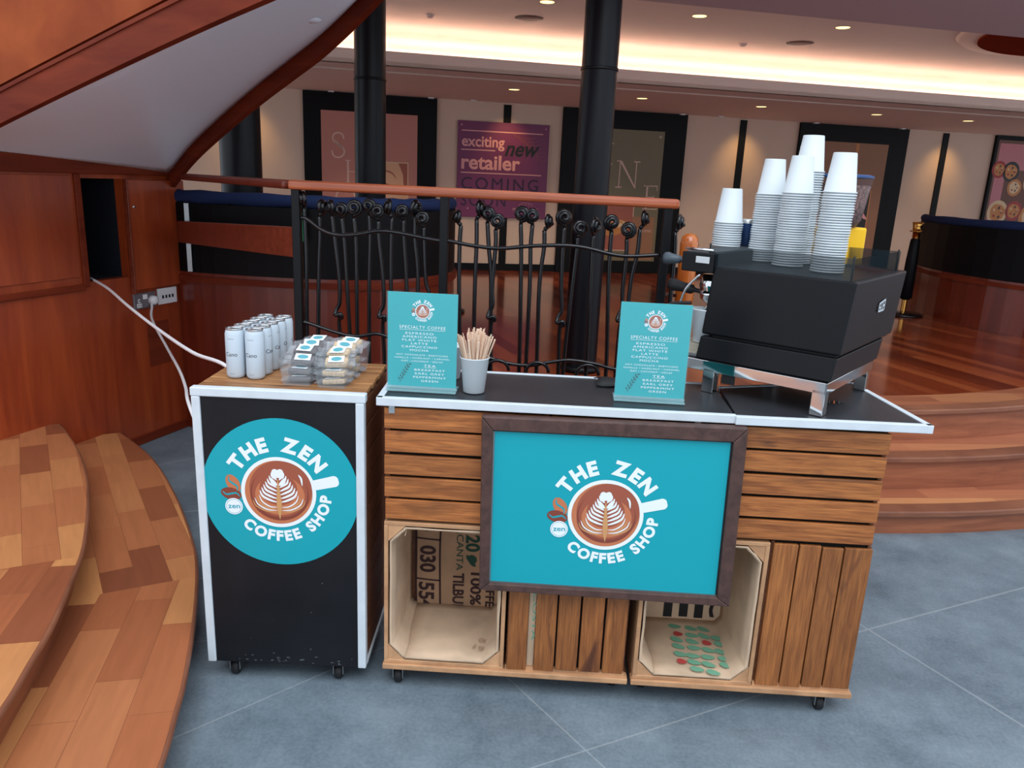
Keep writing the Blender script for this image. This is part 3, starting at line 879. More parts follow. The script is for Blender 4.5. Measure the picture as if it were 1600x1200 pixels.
def booth(pts, zb, zw, zk, zc, label, name='curved_booth', feet=None):
    t = thing(name, label, 'booth', group=None)
    ring_shell(MB(), pts, 0.05, zb, zw).build('wooden_panel', 'booth', t)
    ring_shell(MB(), [(p[0], p[1]) for p in pts], 0.05, zw, zk).build('black_band', 'board', t)
    n = len(pts)
    P = [Vector((p[0], p[1], 0)) for p in pts]
    def off(d):
        Q = []
        for i in range(n):
            t_ = (P[min(i+1, n-1)]-P[max(i-1, 0)]).normalized()
            Q.append(P[i]+Vector((t_.y, -t_.x, 0))*d)
        return Q
    Q = off(0.012)
    ring_shell(MB(), [(q.x, q.y) for q in Q], 0.02, zw-0.055, zw-0.02).build('moulding', 'red2', t)
    q = off(-0.03)
    r_ = [0.03+0.003*sin(i*1.7) for i in range(n)]
    MB().tube([(v.x, v.y, zc-0.036) for v in q], [x_*1.2 for x_ in r_], 12).build('cushion_rail', 'navy', t)
    for i in range(2, n-1, 2):
        MB().tube([(q[i].x, q[i].y, zk), (q[i].x, q[i].y, zc-0.05)], 0.012, 8).build('brass_pin', 'brass', t)
    return t
bp = [(p.x, p.y) for p in cat_rom([(-2.5, 4.6, 0), (-2.15, 4.33, 0), (-1.888, 4.2, 0), (-1.326, 4.16, 0), (-0.95, 4.24, 0), (-0.74, 4.42, 0), (-0.60, 4.7, 0), (-0.575, 5.0, 0), (-0.66, 5.5, 0)], 6)]
booth(bp, 0.0, 0.925, 1.30, 1.37, 'curved red wooden booth with black band and navy cushioned rail, behind the iron railing')
rb = [(5.3+1.73*cos(a), 7.25+1.73*sin(a)) for a in [radians(155+i*6) for i in range(24)]]
booth(rb, ZU, 0.87, 1.28, 1.345, 'curved red wooden booth with black band and navy rail, at the right edge')
es_ = MB().box(-0.012, 0.012, -0.02, 0.02, 0.93, 1.30).build('end_post', 'steel', loc=(-1.955, 4.215, 0), rot=0.2)
tag(es_, 'thin pale metal post end at the left of the black booth band', 'post')
fl = MB().box(-0.002, 0.002, -0.03, 0.03, -0.09, 0.09).build('flyer', 'greenpad', loc=(-1.30, 4.13, 1.22), rot=radians(80))
tag(fl, 'small green flyer hanging at the navy rail of the left booth', 'flyer')

# ------------------------------------------------------------------ left panelled wall
LW = Vector((-2.167, 3.912, 0)); LA = atan2(0.957, 0.29)    # local x runs back along the wall, local -y faces the room
def lw(mb, name, mats, parent=None, **kw):
    return mb.build(name, mats, parent, loc=None if parent else LW, rot=0 if parent else LA, **kw)
w = MB()
hx0, hx1, hz0, hz1 = -0.225, 0.03, 0.921, 1.418
w.box(-2.6, hx0, 0, 0.05, 0, 1.455); w.box(hx1, 0.44, 0, 0.05, 0, 1.455)
w.box(hx0, hx1, 0, 0.05, 0, hz0); w.box(hx0, hx1, 0, 0.05, hz1, 1.455)
struct(lw(w, 'wall_left', 'red'), 'glossy red-brown panelled wall on the left')
for i, (bx) in enumerate((MB().box(-2.6, hx0-0.03, -0.014, 0, 0.885, 0.915), MB().box(hx0-0.035, hx0, -0.012, 0, 0.9, 1.44), MB().box(-2.6, 0.45, -0.02, 0, 1.44, 1.52), MB().box(-2.6, 0.44, -0.012, 0, 0.0, 0.05))):
    struct(lw(bx, 'trim_%d' % (7+i), 'red2', bevel=0.004), 'red wooden moulding on the left wall')
struct(lw(MB().box(-2.3, hx0-0.05, -0.006, 0, 0.95, 1.43), 'trim_11', 'red', bevel=0.006), 'raised panel on the left wall')
# access plate (flush panel below the sockets) and the dark recess
o = lw(MB().box(0.12, 0.27, -0.006, 0, 0.42, 0.66), 'access_panel', 'red2', bevel=0.002)
tag(o, 'small flush red access panel below the wall sockets', 'panel')
struct(lw(MB().box(hx0-0.02, hx1+0.02, 0.35, 0.37, 0.88, 1.45).box(hx0-0.02, hx0, 0.05, 0.36, 0.88, 1.45).box(hx1, hx1+0.02, 0.05, 0.36, 0.88, 1.45).box(hx0, hx1, 0.05, 0.36, 0.88, hz0).box(hx0, hx1, 0.05, 0.36, hz1, 1.45), 'wall_recess', 'hatchdark'), 'dark recess behind the open hatch')
t = thing('hatch_door', 'open red wooden hatch door beside the dark wall opening', 'door', LW, LA)
MB().box(0.035, 0.435, -0.026, -0.004, 0.85, 1.416).build('leaf', 'red', t, bevel=0.004)
MB().box(0.032, 0.042, -0.029, -0.002, 0.83, 1.418).build('edge_strip', 'plankrail', t, bevel=0.002)
MB().lathe([(0, 0.006), (0.006, 0.006), (0.008, 0)], seg=12, mtx=Matrix.Translation((0.07, -0.026, 1.28)) @ Matrix.Rotation(radians(90), 4, 'X')).build('screw', 'alu', t)

t = thing('power_socket', 'brushed grey double power socket on the red wall', 'socket', LW, LA)
MB().box(0.035, 0.185, -0.012, 0, 0.745, 0.83).build('plate', 'socket', t, bevel=0.003)
MB().box(0.095, 0.125, -0.016, -0.01, 0.795, 0.82).build('switch', 'plastic', t, bevel=0.002)
MB().box(0.052, 0.085, -0.0135, -0.011, 0.755, 0.775).box(0.062, 0.075, -0.0135, -0.011, 0.779, 0.80).build('outlet', 'plastic', t, bevel=0.001)
MB().box(0.058, 0.064, -0.015, -0.013, 0.762, 0.768).box(0.073, 0.079, -0.015, -0.013, 0.762, 0.768).box(0.066, 0.071, -0.015, -0.013, 0.784, 0.795).build('pin_holes', 'ink', t)
t = thing('usb_socket', 'white four-port charging plate beside the power socket', 'socket', LW, LA)
MB().box(0.205, 0.345, -0.012, 0, 0.75, 0.838).build('plate', 'plastic', t, bevel=0.004)
b = MB()
for k in range(4): b.box(0.232+0.024*k, 0.244+0.024*k, -0.014, -0.011, 0.782, 0.80)
b.build('ports', 'ink', t)

# cables
def cable(name, pts, r, label, mat_='cable', cat='cable'):
    t = thing(name, label, cat)
    MB().tube(cat_rom(pts, 8), r, 8).build('cord', mat_, t)
    return t
cable('power_cable', [(-2.30, 3.80, 0.93), (-2.222, 3.725, 0.928), (-2.05, 3.55, .915), (-1.826, 3.3, .886), (-1.549, 3.0, .856), (-1.221, 2.6, .862), (-0.99, 2.37, .866), (-0.93, 2.38, 0.7)], 0.0065, 'white cable stretching from the wall hatch to the small cart')
t = cable('plug_lead', [(-2.112, 4.045, .775), (-2.098, 4.03, .755), (-2.034, 3.9, .706), (-1.812, 3.6, .627), (-1.566, 3.2, .632), (-1.398, 2.9, .643), (-1.24, 2.6, .649), (-1.06, 2.42, 0.45), (-0.95, 2.40, 0.2)], 0.0065, 'white plug and lead hanging from the double power socket')
m_ = Matrix.Translation(LW) @ Matrix.Rotation(LA, 4, 'Z') @ Matrix.Translation((0.155, -0.013, 0.785)) @ Matrix.Rotation(radians(90), 4, 'X')
MB().lathe([(0, 0.034), (0.016, 0.033), (0.024, 0.024), (0.027, 0.0), (0, 0)], seg=20, mtx=m_).build('plug', 'plastic', t)

# ------------------------------------------------------------------ left curved steps
lt = [(-2.256, 3.507), (-2.166, 3.734), (-1.841, 3.41), (-1.544, 3.02), (-1.287, 2.622), (-1.162, 2.388), (-1.033, 2.078), (-0.934, 1.801), (-0.896, 1.672), (-0.843, 1.475), (-0.79, 1.15), (-0.77, 0.7)]
ut = [(-2.36, 3.2), (-2.288, 3.429), (-2.022, 3.124), (-1.796, 2.816), (-1.636, 2.554), (-1.479, 2.264), (-1.407, 2.099), (-1.302, 1.823), (-1.243, 1.627), (-1.2, 1.473), (-1.15, 1.2), (-1.12, 0.7)]
def step_poly(pts, inset):
    c = [(p.x, p.y) for p in cat_rom([(p[0], p[1], 0) for p in pts[1:]], 6)]
    out = []
    n = len(c)
    for i, p in enumerate(c):
        t_ = Vector((c[min(i+1, n-1)][0]-c[max(i-1, 0)][0], c[min(i+1, n-1)][1]-c[max(i-1, 0)][1], 0)).normalized()
        out.append((p[0]+t_.y*inset, p[1]-t_.x*inset))
    return out
for pts, z0, z1, nm in ((lt, 0.0, 0.13, 'lower'), (ut, 0.0, 0.27, 'upper')):
    t = thing('curved_step', '%s curved wooden step in the left foreground' % nm, 'step', group=None)
    def slab(pl, za, zb, mats_):
        mb = MB(); vs = []
        for p in pl:
            dist = (p[0]-LW.x)*0.957-(p[1]-LW.y)*0.29
            ln = min(1.9, max(0.004, dist/0.685+0.015))
            q = (p[0]-0.867*ln, p[1]-0.5*ln)
            vs.append([mb.b.verts.new((p[0], p[1], za)), mb.b.verts.new((p[0], p[1], zb)), mb.b.verts.new((q[0], q[1], zb)), mb.b.verts.new((q[0], q[1], za))])
        for i in range(len(vs)-1):
            mi = 1 if (len(mats_) > 1 and (pl[i][1]+pl[i+1][1])/2 < 2.17+((pl[i][0]+pl[i+1][0])/2+1.45)*0.57+(0 if nm == 'lower' else 0.0)) else 0
            for k in range(4):
                f = mb.b.faces.new((vs[i][k], vs[i+1][k], vs[i+1][(k+1) % 4], vs[i][(k+1) % 4])); f.material_index = mi
        mb.b.faces.new(vs[0]); mb.b.faces.new(vs[-1][::-1])
        return mb
    o_ = step_poly(pts, 0.0); i_ = step_poly(pts, 0.035)
    slab(i_, z0, z1-0.022, ['riser']).build('riser', 'riser', t)
    slab(o_, z1-0.022, z1, ['steps', 'stepsb']).build('tread', ['steps', 'stepsb'], t)
    MB().tube([(p[0], p[1], z1-0.011) for p in step_poly(pts, -0.001)], 0.0105, 8).build('nosing', 'nose', t)

# ------------------------------------------------------------------ curved staircase overhead
t = thing('curved_staircase', 'curved staircase overhead with grey soffit and red wooden sides', 'staircase')
near = cat_rom([(-2.75, 3.05, 1.345), (-2.372, 3.0, 1.49), (-2.03, 2.9, 1.622), (-1.565, 2.75, 1.784), (-1.132, 2.55, 1.907), (-0.801, 2.4, 1.995), (-0.535, 2.25, 2.055), (-0.25, 2.05, 2.11), (0.0, 1.8, 2.15)], 6)
edge = cat_rom([(-2.056, 4.25, 1.455), (-1.858, 4.109, 1.604), (-1.609, 3.934, 1.751), (-1.383, 3.769, 1.869), (-1.175, 3.608, 1.965), (-0.984, 3.447, 2.049), (-0.783, 3.249, 2.15), (-0.607, 3.046, 2.24), (-0.461, 2.85, 2.311)], 6)
wallseg = [Vector((-2.6, 2.49, 1.585)), Vector((-2.5, 2.82, 1.56)), Vector((-2.344, 3.33, 1.521)), Vector((-2.227, 3.713, 1.495)), Vector((-2.14, 4.0, 1.475))]
far = wallseg+edge
def resample(P, n):
    L_ = [0]
    for i in range(1, len(P)): L_.append(L_[-1]+(P[i]-P[i-1]).length)
    out = []
    for k in range(n):
        d = L_[-1]*k/(n-1); i = 1
        while i < len(P)-1 and L_[i] < d: i += 1
        u = (d-L_[i-1])/max(1e-9, L_[i]-L_[i-1])
        out.append(P[i-1].lerp(P[i], u))
    return out
A_, B_ = resample(near, 60), resample(far, 60)
# keep the corner where wall and open edge meet
rows = [[A_[i].lerp(B_[i], j/14)+Vector((0, 0, 0.02*sin(pi*j/14))) for j in range(15)] for i in range(60)]
MB().grid(rows).build('soffit', 'soffit', t, solid=0.01)
def band(P, z0, z1, th, mb=None):
    mb = mb or MB()
    r1 = [[p+Vector((0, 0, z0)) for p in P], [p+Vector((0, 0, z1)) for p in P]]
    return mb.grid(r1, smooth=False)
band(near, -0.012, 0.088, 0).build('stringer', 'red2', t, solid=0.03)
band(near, 0.088, 0.102, 0).build('ledge', 'red2', t, solid=0.042)
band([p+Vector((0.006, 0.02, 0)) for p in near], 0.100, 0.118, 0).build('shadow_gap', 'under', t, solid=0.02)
band([p+Vector((0, 0.005, 0)) for p in near], 0.116, 1.3, 0).build('balustrade', 'redbrt', t, solid=0.03)
edge2 = [p+Vector((0.004, 0, 0)) for p in edge]
band(edge2, -0.085, 0.012, 0).build('far_stringer', 'red2', t, solid=0.03)
o = MB().lathe([(0.0, -0.012), (0.035, -0.01), (0.045, 0)], seg=20).build('soffit_light', 'soffit', t, loc=(-0.9, 3.02, 2.035))

# ------------------------------------------------------------------ iron railing
t = thing('iron_railing', 'black wrought-iron railing with knotted spindle tops and wooden handrail', 'railing')
def rail_bar(P, w, h, name, m_, par, bev=0.008):
    mb = MB()
    P = [Vector(p) for p in P]
    prev = None; n = len(P)
    rings = []
    for i, p in enumerate(P):
        tt = (P[min(i+1, n-1)]-P[max(i-1, 0)]).normalized()
        nn = Vector((-tt.y, tt.x, 0)).normalized()
        rings.append([mb.b.verts.new(p+nn*sx*w/2+Vector((0, 0, sz*h/2))) for sx, sz in ((-1, -1), (1, -1), (1, 1), (-1, 1))])
    for i in range(n-1):
        for k in range(4):
            mb.b.faces.new((rings[i][k], rings[i][(k+1) % 4], rings[i+1][(k+1) % 4], rings[i+1][k]))
    mb.b.faces.new(rings[0][::-1]); mb.b.faces.new(rings[-1])
    return mb.build(name, m_, par, bevel=bev, seg=3)
rail_bar([(-0.985, 3.0, 1.445), (0.5, 3.0, 1.437)], 0.065, 0.036, 'handrail', 'rail', t, 0.012)
rail_bar([(-2.03, 4.3, 1.438), (-0.985, 3.0, 1.445)], 0.06, 0.034, 'handrail', 'plankrail', t, 0.012)
rail_bar([(-2.03, 4.27, 1.14), (-0.97, 3.02, 1.225)], 0.03, 0.118, 'plank', 'plankrail', t, 0.004)
for x in (-0.96, -0.387, 0.462):
    MB().box(x-0.016, x+0.016, 2.98, 3.016, ZU-0.02, 1.428).build('post', 'post', t, bevel=0.003)
uprod = [(-.945, 1.322), (-.921, 1.319), (-.859, 1.278), (-.796, 1.263), (-.721, 1.269), (-.646, 1.285), (-.571, 1.283), (-.421, 1.261), (-.372, 1.261), (-.284, 1.248), (-.172, 1.241), (-.049, 1.256), (.074, 1.264), (.16, 1.259), (.26, 1.239), (.334, 1.235), (.456, 1.246)]
lowrod = [(-.945, .915), (-.918, .909), (-.802, .876), (-.725, .867), (-.647, .881), (-.569, .862), (-.45, .85), (-.3, .83), (-.181, .803), (-.103, .786), (-.026, .785), (.05, .802), (.126, .814), (.229, .804), (.307, .787), (.46, .79)]
MB().tube(cat_rom([(x, 2.992, z) for x, z in uprod], 4), 0.0075, 8).build('upper_rod', 'iron', t)
MB().tube(cat_rom([(x, 2.992, z) for x, z in lowrod], 4), 0.0075, 8).build('lower_rod', 'iron', t)
knots = [(-.928, 1.395), (-.869, 1.367), (-.82, 1.369), (-.782, 1.361), (-.735, 1.37), (-.675, 1.38), (-.646, 1.36), (-.594, 1.377), (-.549, 1.364), (-.505, 1.381), (-.47, 1.341), (-.327, 1.353), (-.259, 1.387), (-.217, 1.37), (-.184, 1.345), (-.089, 1.375), (-.052, 1.37), (.003, 1.351), (.07, 1.37), (.131, 1.332), (.184, 1.344), (.251, 1.359), (.319, 1.334), (.366, 1.377), (.5, 1.37)]
rk = random.Random(3)
for i, (x, z) in enumerate(knots):
    R = 0.0265+rk.uniform(-.003, .003)
    ph = rk.uniform(-0.3, 0.3); dx = rk.uniform(-.03, .03); turn = rk.choice((-1, 1))
    yaw = rk.choice((0, 0, 0.2, -0.3, 1.2, -1.1))
    stem = [(x+dx*0.6+rk.uniform(-.006, .006), 3.0, 0.50), (x+dx+rk.uniform(-.008, .008), 3.0, 0.75)]
    if i % 4 == 2:      # little kink half way
        zz = 0.98+rk.uniform(-.05, .08); xx = x+dx*0.8
        stem += [(xx, 3.0, zz-0.03), (xx+0.014, 2.99, zz-0.012), (xx+0.01, 2.985, zz+0.004), (xx-0.012, 2.99, zz-0.002), (xx-0.008, 3.0, zz+0.02), (xx+0.004, 3.0, zz+0.05)]
    stem += [(x+dx*0.7+rk.uniform(-.006, .006), 3.0, 1.10), (x+dx*0.2, 3.0, 1.25), (x-turn*0.004, 3.0, z-R*1.3)]
    sp = MB().tube(cat_rom(stem, 5), 0.0082, 8).build('spindle', 'iron', t)
    # spiral knot: two and a half turns shrinking inward and coming forward
    cp = []
    for k in range(34):
        a = -pi/2+turn*(k/33.0)*2*pi*2.1
        rad = R*(1-0.68*k/33.0)
        vx, vz, vy = rad*cos(a), rad*sin(a), -0.002-0.022*(k/33.0)
        cp.append((x+vx*cos(yaw)-vy*sin(yaw), 3.0+vx*sin(yaw)+vy*cos(yaw), z+vz))
    MB().tube([(x-turn*0.004, 3.0, z-R*1.3)]+cp, 0.0082, 8).build('curl', 'iron', sp)
for x in (-0.87, -0.3, -0.16, 0.0, 0.2):
    c = [(x+0.045*cos(a), 2.985, 0.76+0.04*sin(a)) for a in [radians(q) for q in range(200, -20, -20)]]
    MB().tube(c, 0.007, 8).build('scroll', 'iron', t)

# orange newel
t = thing('newel_post', 'varnished orange wooden newel post with rounded top behind the espresso machine', 'newel post', (0.665, 3.6, ZU))
MB().lathe([(0, 0), (0.042, 0), (0.042, 0.80), (0.037, 0.828), (0.022, 0.843), (0, 0.848)], seg=24).build('post', 'newel', t)
MB().lathe([(0, 0), (0.055, 0), (0.055, 0.02), (0.042, 0.03)], seg=24).build('foot', 'newel', t)
MB().tube(cat_rom([(-0.035, 0, 0.56), (-0.12, -0.1, 0.57), (-0.17, -0.2, 0.52), (-0.15, -0.3, 0.5), (-0.12, -0.25, 0.47)], 6), 0.0085, 8).build('iron_bracket', 'iron', t)

# stanchions
t = thing('stanchion', 'queue post with brass head, black sleeve and round base by the right booth', 'stanchion', (3.33, 7.16, ZU))
MB().lathe([(0, 0), (0.17, 0), (0.17, 0.015), (0.12, 0.03), (0.03, 0.04), (0, 0.04)], seg=32).build('base', 'iron', t)
MB().lathe([(0.024, 0.03), (0.024, 0.78)], seg=20).build('pole', 'brass', t)
MB().lathe([(0.028, 0.14), (0.055, 0.16), (0.05, 0.5), (0.04, 0.68), (0.026, 0.70)], seg=20).build('sleeve', 'navy' and 'board', t)
MB().lathe([(0.03, 0.68), (0.032, 0.75), (0.058, 0.752), (0.058, 0.76), (0.036, 0.762), (0.04, 0.80), (0.048, 0.835), (0, 0.84)], seg=24).build('head', 'brass', t)
t = thing('stanchion', 'dark round queue-post base on the raised floor behind the left menu', 'stanchion', (-0.78, 6.1, ZU))
MB().lathe([(0, 0), (0.17, 0), (0.17, 0.02), (0.12, 0.035), (0, 0.04)], seg=32).build('base', 'iron', t)
MB().lathe([(0.02, 0.03), (0.02, 0.6)], seg=20).build('pole', 'post', t)

# ------------------------------------------------------------------ casters
def caster(t, x, y, z0=0.0, h=0.06):
    c = MB().box(x-0.022, x+0.022, y-0.022, y+0.022, h-0.006, h).box(x-0.016, x-0.013, y-0.015, y+0.02, 0.02, h-0.006).box(x+0.013, x+0.016, y-0.015, y+0.02, 0.02, h-0.006).build('caster', 'steel', t)
    m = Matrix.Translation((x-0.011, y, 0.0235)) @ Matrix.Rotation(radians(90), 4, 'Y')
    MB().lathe([(0, 0), (0.02, 0), (0.0235, 0.004), (0.0235, 0.018), (0.02, 0.022), (0, 0.022)], seg=24, mtx=m).build('wheel', 'rubber', c)
    return c

# ------------------------------------------------------------------ small cart on the left
KL = (-0.942, 1.983, 0); KR = radians(1.6)
t = thing('display_cart', 'narrow wheeled cart with black front, white edging and slatted wooden top', 'cart', KL, KR)
KW, KD = 0.475, 0.37
MB().box(0.02, KW-0.02, 0.0, 0.012, 0.062, 0.895).build('front_panel', 'black', t)
MB().box(0.01, KW-0.01, 0.012, KD, 0.062, 0.072).build('bottom_board', 'under', t)
MB().box(0.02, 0.03, 0.012, KD-0.01, 0.07, 0.89).build('side_board', 'black', t)
MB().box(0.02, KW-0.02, KD-0.012, KD, 0.07, 0.89).build('back_board', 'black', t)
for x0, x1, z0, z1 in ((0.0, 0.024, 0.062, 0.892), (KW-0.024, KW, 0.062, 0.892), (-0.002, KW+0.004, 0.892, 0.917)):
    MB().box(x0, x1, -0.006, 0.022, z0, z1).build('white_edging', 'paintwhite', t, bevel=0.003)
MB().box(KW-0.012, KW+0.001, 0.02, KD, 0.062, 0.074).build('white_edging', 'paintwhite', t, bevel=0.002)
for i in range(7):
    y0 = 0.024+i*(KD-0.024)/7
    MB().box(0.004, KW+random.uniform(-.004, .002), y0, y0+(KD-0.024)/7-0.004, 0.900, 0.914).build('top_slat', 'kiosktop', t, bevel=0.002)
for i in range(10):
    z0 = 0.076+i*0.0818
    MB().box(KW-0.018, KW-0.004, 0.024, KD, z0, z0+0.0765).build('side_slat', 'crated', t, bevel=0.002)
for x, y in ((0.07, 0.035), (KW-0.09, 0.035), (0.07, KD-0.05), (KW-0.06, KD-0.05)): caster(t, x, y, h=0.064)
b = MB()
FK = facing(0, -0.0005, 0)
stk = facing(0.236, -0.0002, 0.616, radians(1))
pts = []
disc(b, stk, 0, 0, 0.222, 0.222, 0.0008, 5, 72)
emblem(b, facing(0.231, -0.001, 0.618, radians(1.5), 0.1065), 0, dz=0.0015)
b.build('round_sticker', EMB_MATS, t, normals=False)
# scuffs of pale paint along the foot of the panel
b = MB()
for k in range(26):
    x = 0.04+random.random()*0.4; z = 0.066+abs(random.gauss(0, 0.012)); s_ = random.uniform(.002, .014)
    b.poly([(x, -0.0006, z), (x+s_, -0.0006, z+0.001), (x+s_*0.8, -0.0006, z+random.uniform(.001, .004)), (x+0.001, -0.0006, z+0.003)])
for k in range(8):
    x = 0.05+random.random()*0.38; z = 0.1+random.random()*0.27; s_ = random.uniform(.001, .004)
    b.poly([(x, -0.0006, z), (x+s_, -0.0006, z), (x+s_, -0.0006, z+s_), (x, -0.0006, z+s_*0.7)])
b.build('paint_scuffs', 'steel', t, normals=False)

# ------------------------------------------------------------------ the crate counter
t = thing('coffee_counter', 'long wheeled counter built of wooden crates with black white-edged top', 'counter', (0, 0, 0))
YC, YB = 2.0, 2.32
def crate_h(x0, x1, z0, z1, n=5, mats='crate', jag=0.004):
    """crate seen from its slatted side, boards across"""
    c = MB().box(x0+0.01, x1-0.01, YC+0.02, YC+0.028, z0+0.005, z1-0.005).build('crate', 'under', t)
    h = (z1-z0)/n
    for i in range(n):
        MB().box(x0+random.uniform(0, jag), x1-random.uniform(0, jag), YC, YC+0.012, z0+i*h+0.004, z0+(i+1)*h-random.uniform(.003, .006)).build('slat', mats, c, bevel=0.002)
        MB().box(x0, x1, YB-0.012, YB, z0+i*h+0.004, z0+(i+1)*h-0.006).build('slat', mats, c, bevel=0.002)
    for xx in (x0+0.002, x1-0.014):
        MB().box(xx, xx+0.012, YC+0.013, YB-0.013, z0+0.004, z1-0.004).build('end_board', 'crated', c, bevel=0.002)
    return c
crate_h(-0.414, 0.04, 0.548, 0.886)
crate_h(0.045, 0.505, 0.548, 0.886)
crate_h(0.51, 0.961, 0.552, 0.886)
for (x0, x1) in ((-0.418, 0.315), (0.325, 0.974)):
    MB().box(x0, x1, YC-0.008, YC+0.03, 0.064, 0.082).build('plinth_board', 'crateb', t, bevel=0.003)
    MB().box(x0, x1, YC+0.03, YB, 0.064, 0.08).build('base_board', 'crated', t)
def crate_v(x0, x1, z0, z1, xs, mats='cratev'):
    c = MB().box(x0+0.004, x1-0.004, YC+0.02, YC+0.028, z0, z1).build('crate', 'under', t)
    for a, b_ in xs:
        MB().box(a, b_, YC, YC+0.012, z0+random.uniform(.004, .012), z1-random.uniform(.004, .01)).build('slat', mats, c, bevel=0.002)
    MB().box(x1-0.012, x1-0.001, YC+0.013, YB, z0, z1-0.003).build('end_board', 'crated', c, bevel=0.002)
    MB().box(x0+0.001, x0+0.012, YC+0.013, YB, z0, z1-0.003).build('end_board', 'crated', c, bevel=0.002)
    MB().box(x0, x1, YC+0.004, YC+0.018, z0, z0+0.012).build('rail', 'crateb', c)
    return c
crate_v(-0.05, 0.305, 0.082, 0.545, ((-0.046, 0.012), (0.034, 0.094), (0.099, 0.162), (0.168, 0.232), (0.238, 0.299)))
b = MB().box(0.013, 0.033, YC+0.014, YC+0.0185, 0.09, 0.54)
text(b, 'COSTA', facing(0.0235, YC+0.0135, 0.26, radians(-90)), 0.02, mi=1, off=0.01, width=0.16)
tag(b.build('sack_strip', ['hess', 'leafgreen'], t, normals=False), None, None)
crate_v(0.684, 0.966, 0.082, 0.550, ((0.69, 0.758), (0.762, 0.822), (0.826, 0.884), (0.888, 0.964)))

def open_crate(x0, x1, z0, z1):
    """crate lying with its mouth to the viewer, corner blocks and hessian lining"""
    c = MB().box(x0+0.006, x1-0.006, YB-0.02, YB-0.012, z0, z1).build('crate', 'crated', t)
    th = 0.012
    for bx in ((x0, x1, z0, z0+th), (x0, x1, z1-th, z1)):
        MB().box(bx[0], bx[1], YC, YB-0.02, bx[2], bx[3]).build('board', 'crateb', c, bevel=0.002)
    for bx in ((x0, x0+th), (x1-th, x1)):
        MB().box(bx[0], bx[1], YC-0.001, YB-0.02, z0+th, z1-th).build('board', 'crateb', c, bevel=0.002)
    q = 0.05
    for (cx, cz, sx, sz) in ((x0+th, z0+th, 1, 1), (x1-th, z0+th, -1, 1), (x0+th, z1-th, 1, -1), (x1-th, z1-th, -1, -1)):
        m = Matrix.Rotation(radians(90), 4, 'X')
        pts = [(cx, cz), (cx+sx*q, cz), (cx, cz+sz*q)]
        if sx*sz < 0: pts = pts[::-1]
        MB().prism(pts, -(YC+0.02), -(YC+0.002), mtx=m).build('corner_block', 'crateb', c)
    # lining: octagonal mouth, rounding to the back
    e = th+0.004
    X0, X1, Z0, Z1 = x0+e, x1-e, z0+e, z1-e
    def loop(y, k, ins):
        a = X0+ins; b_ = X1-ins; c_ = Z0+ins; d = Z1-ins
        base = [(a+k, c_), (b_-k, c_), (b_, c_+k), (b_, d-k), (b_-k, d), (a+k, d), (a, d-k), (a, c_+k)]
        out = []
        for i in range(8):
            p, q_ = base[i], base[(i+1) % 8]
            for s_ in range(6):
                u = s_/6
                out.append(Vector((p[0]*(1-u)+q_[0]*u+random.uniform(-.0012, .0012), y, p[1]*(1-u)+q_[1]*u+random.uniform(-.0012, .0012))))
        out.append(out[0].copy())
        return out
    rows = [loop(YC+0.002, q*0.9, 0.0), loop(YC+0.004, q*0.85, 0.006), loop(YC+0.06, 0.04, 0.010), loop(YC+0.16, 0.028, 0.012), loop(YC+0.26, 0.022, 0.014), loop(YB-0.03, 0.02, 0.018)]
    MB().grid(rows).build('sack_lining', 'hess', c, solid=0.003)
    return c, X0+0.015, X1-0.015, Z0+0.015, Z1-0.015
c, X0, X1, Z0, Z1 = open_crate(-0.414, -0.056, 0.082, 0.543)
b = MB()
yb = YB-0.032
rect(b, facing(0, yb, 0), X0+0.02, X1, Z0, Z1, 0, 0)
SK = facing(0, yb-0.001, 0)
def sk(s, x, z, size, width, mi=1, off=0.03):
    text(b, s, facing(x, yb-0.0015, z, radians(-90)), size, 0, -size*0.35, mi, off=off, width=width)
for xx in (-0.366, -0.286): stroke(b, SK, [(xx+0.004, Z1), (xx, 0.42), (xx-0.002, 0.3), (xx+0.002, Z0)], 0.006, 0.0005, 1, False)
for zz in (0.495, 0.352, 0.205): stroke(b, SK, [(-0.366, zz+0.003), (-0.33, zz), (-0.286, zz-0.002)], 0.005, 0.0005, 1, False)
sk('004', -0.327, 0.425, 0.066, 0.09); sk('030', -0.327, 0.28, 0.07, 0.096); sk('554', -0.330, 0.145, 0.07, 0.1)
sk('MERCANTA', -0.222, 0.345, 0.032, 0.20, 2, 0.0); sk('TILBURY', -0.224, 0.15, 0.05, 0.17)
sk('20', -0.180, 0.345, 0.062, 0.06, 2, 0.03); sk('100%', -0.166, 0.18, 0.048, 0.12)
disc(b, SK, -0.182, 0.285, 0.015, 0.022, 0.0006, 2, 12, 0.5, 0.2); disc(b, SK, -0.175, 0.41, 0.016, 0.02, 0.0006, 2, 12, 0.2, 0.25)
sk('COFFEE', -0.118, 0.17, 0.04, 0.15)
b.build('sack_print', ['hessd', 'sackink', 'sackgreen'], c, normals=False)
b = MB(); mfl = Matrix.Translation((-0.12, YC+0.07, Z0+0.004)) @ Matrix.Rotation(radians(-20), 4, 'Z')
text(b, '005', mfl, 0.03, 0, 0.01, 0, width=0.05); text(b, '191', mfl, 0.03, 0.0, -0.03, 0, width=0.05)
b.build('faint_print', 'hessd', c, normals=False)
MB().tube(cat_rom([(-0.36, 2.02, 0.535), (-0.352, 2.015, 0.515), (-0.356, 2.012, 0.495)], 5), 0.0018, 6).build('loose_string', 'hess', c)
c, X0, X1, Z0, Z1 = open_crate(0.329, 0.680, 0.082, 0.546)
b = MB()
rect(b, facing(0, yb, 0), X0+0.01, X1-0.005, Z0, Z1, 0, 0)
text(b, 'E', facing(0.525, yb-0.0015, 0.165, radians(-90)), 0.17, 0, -0.06, 1, off=0.04, width=0.085)
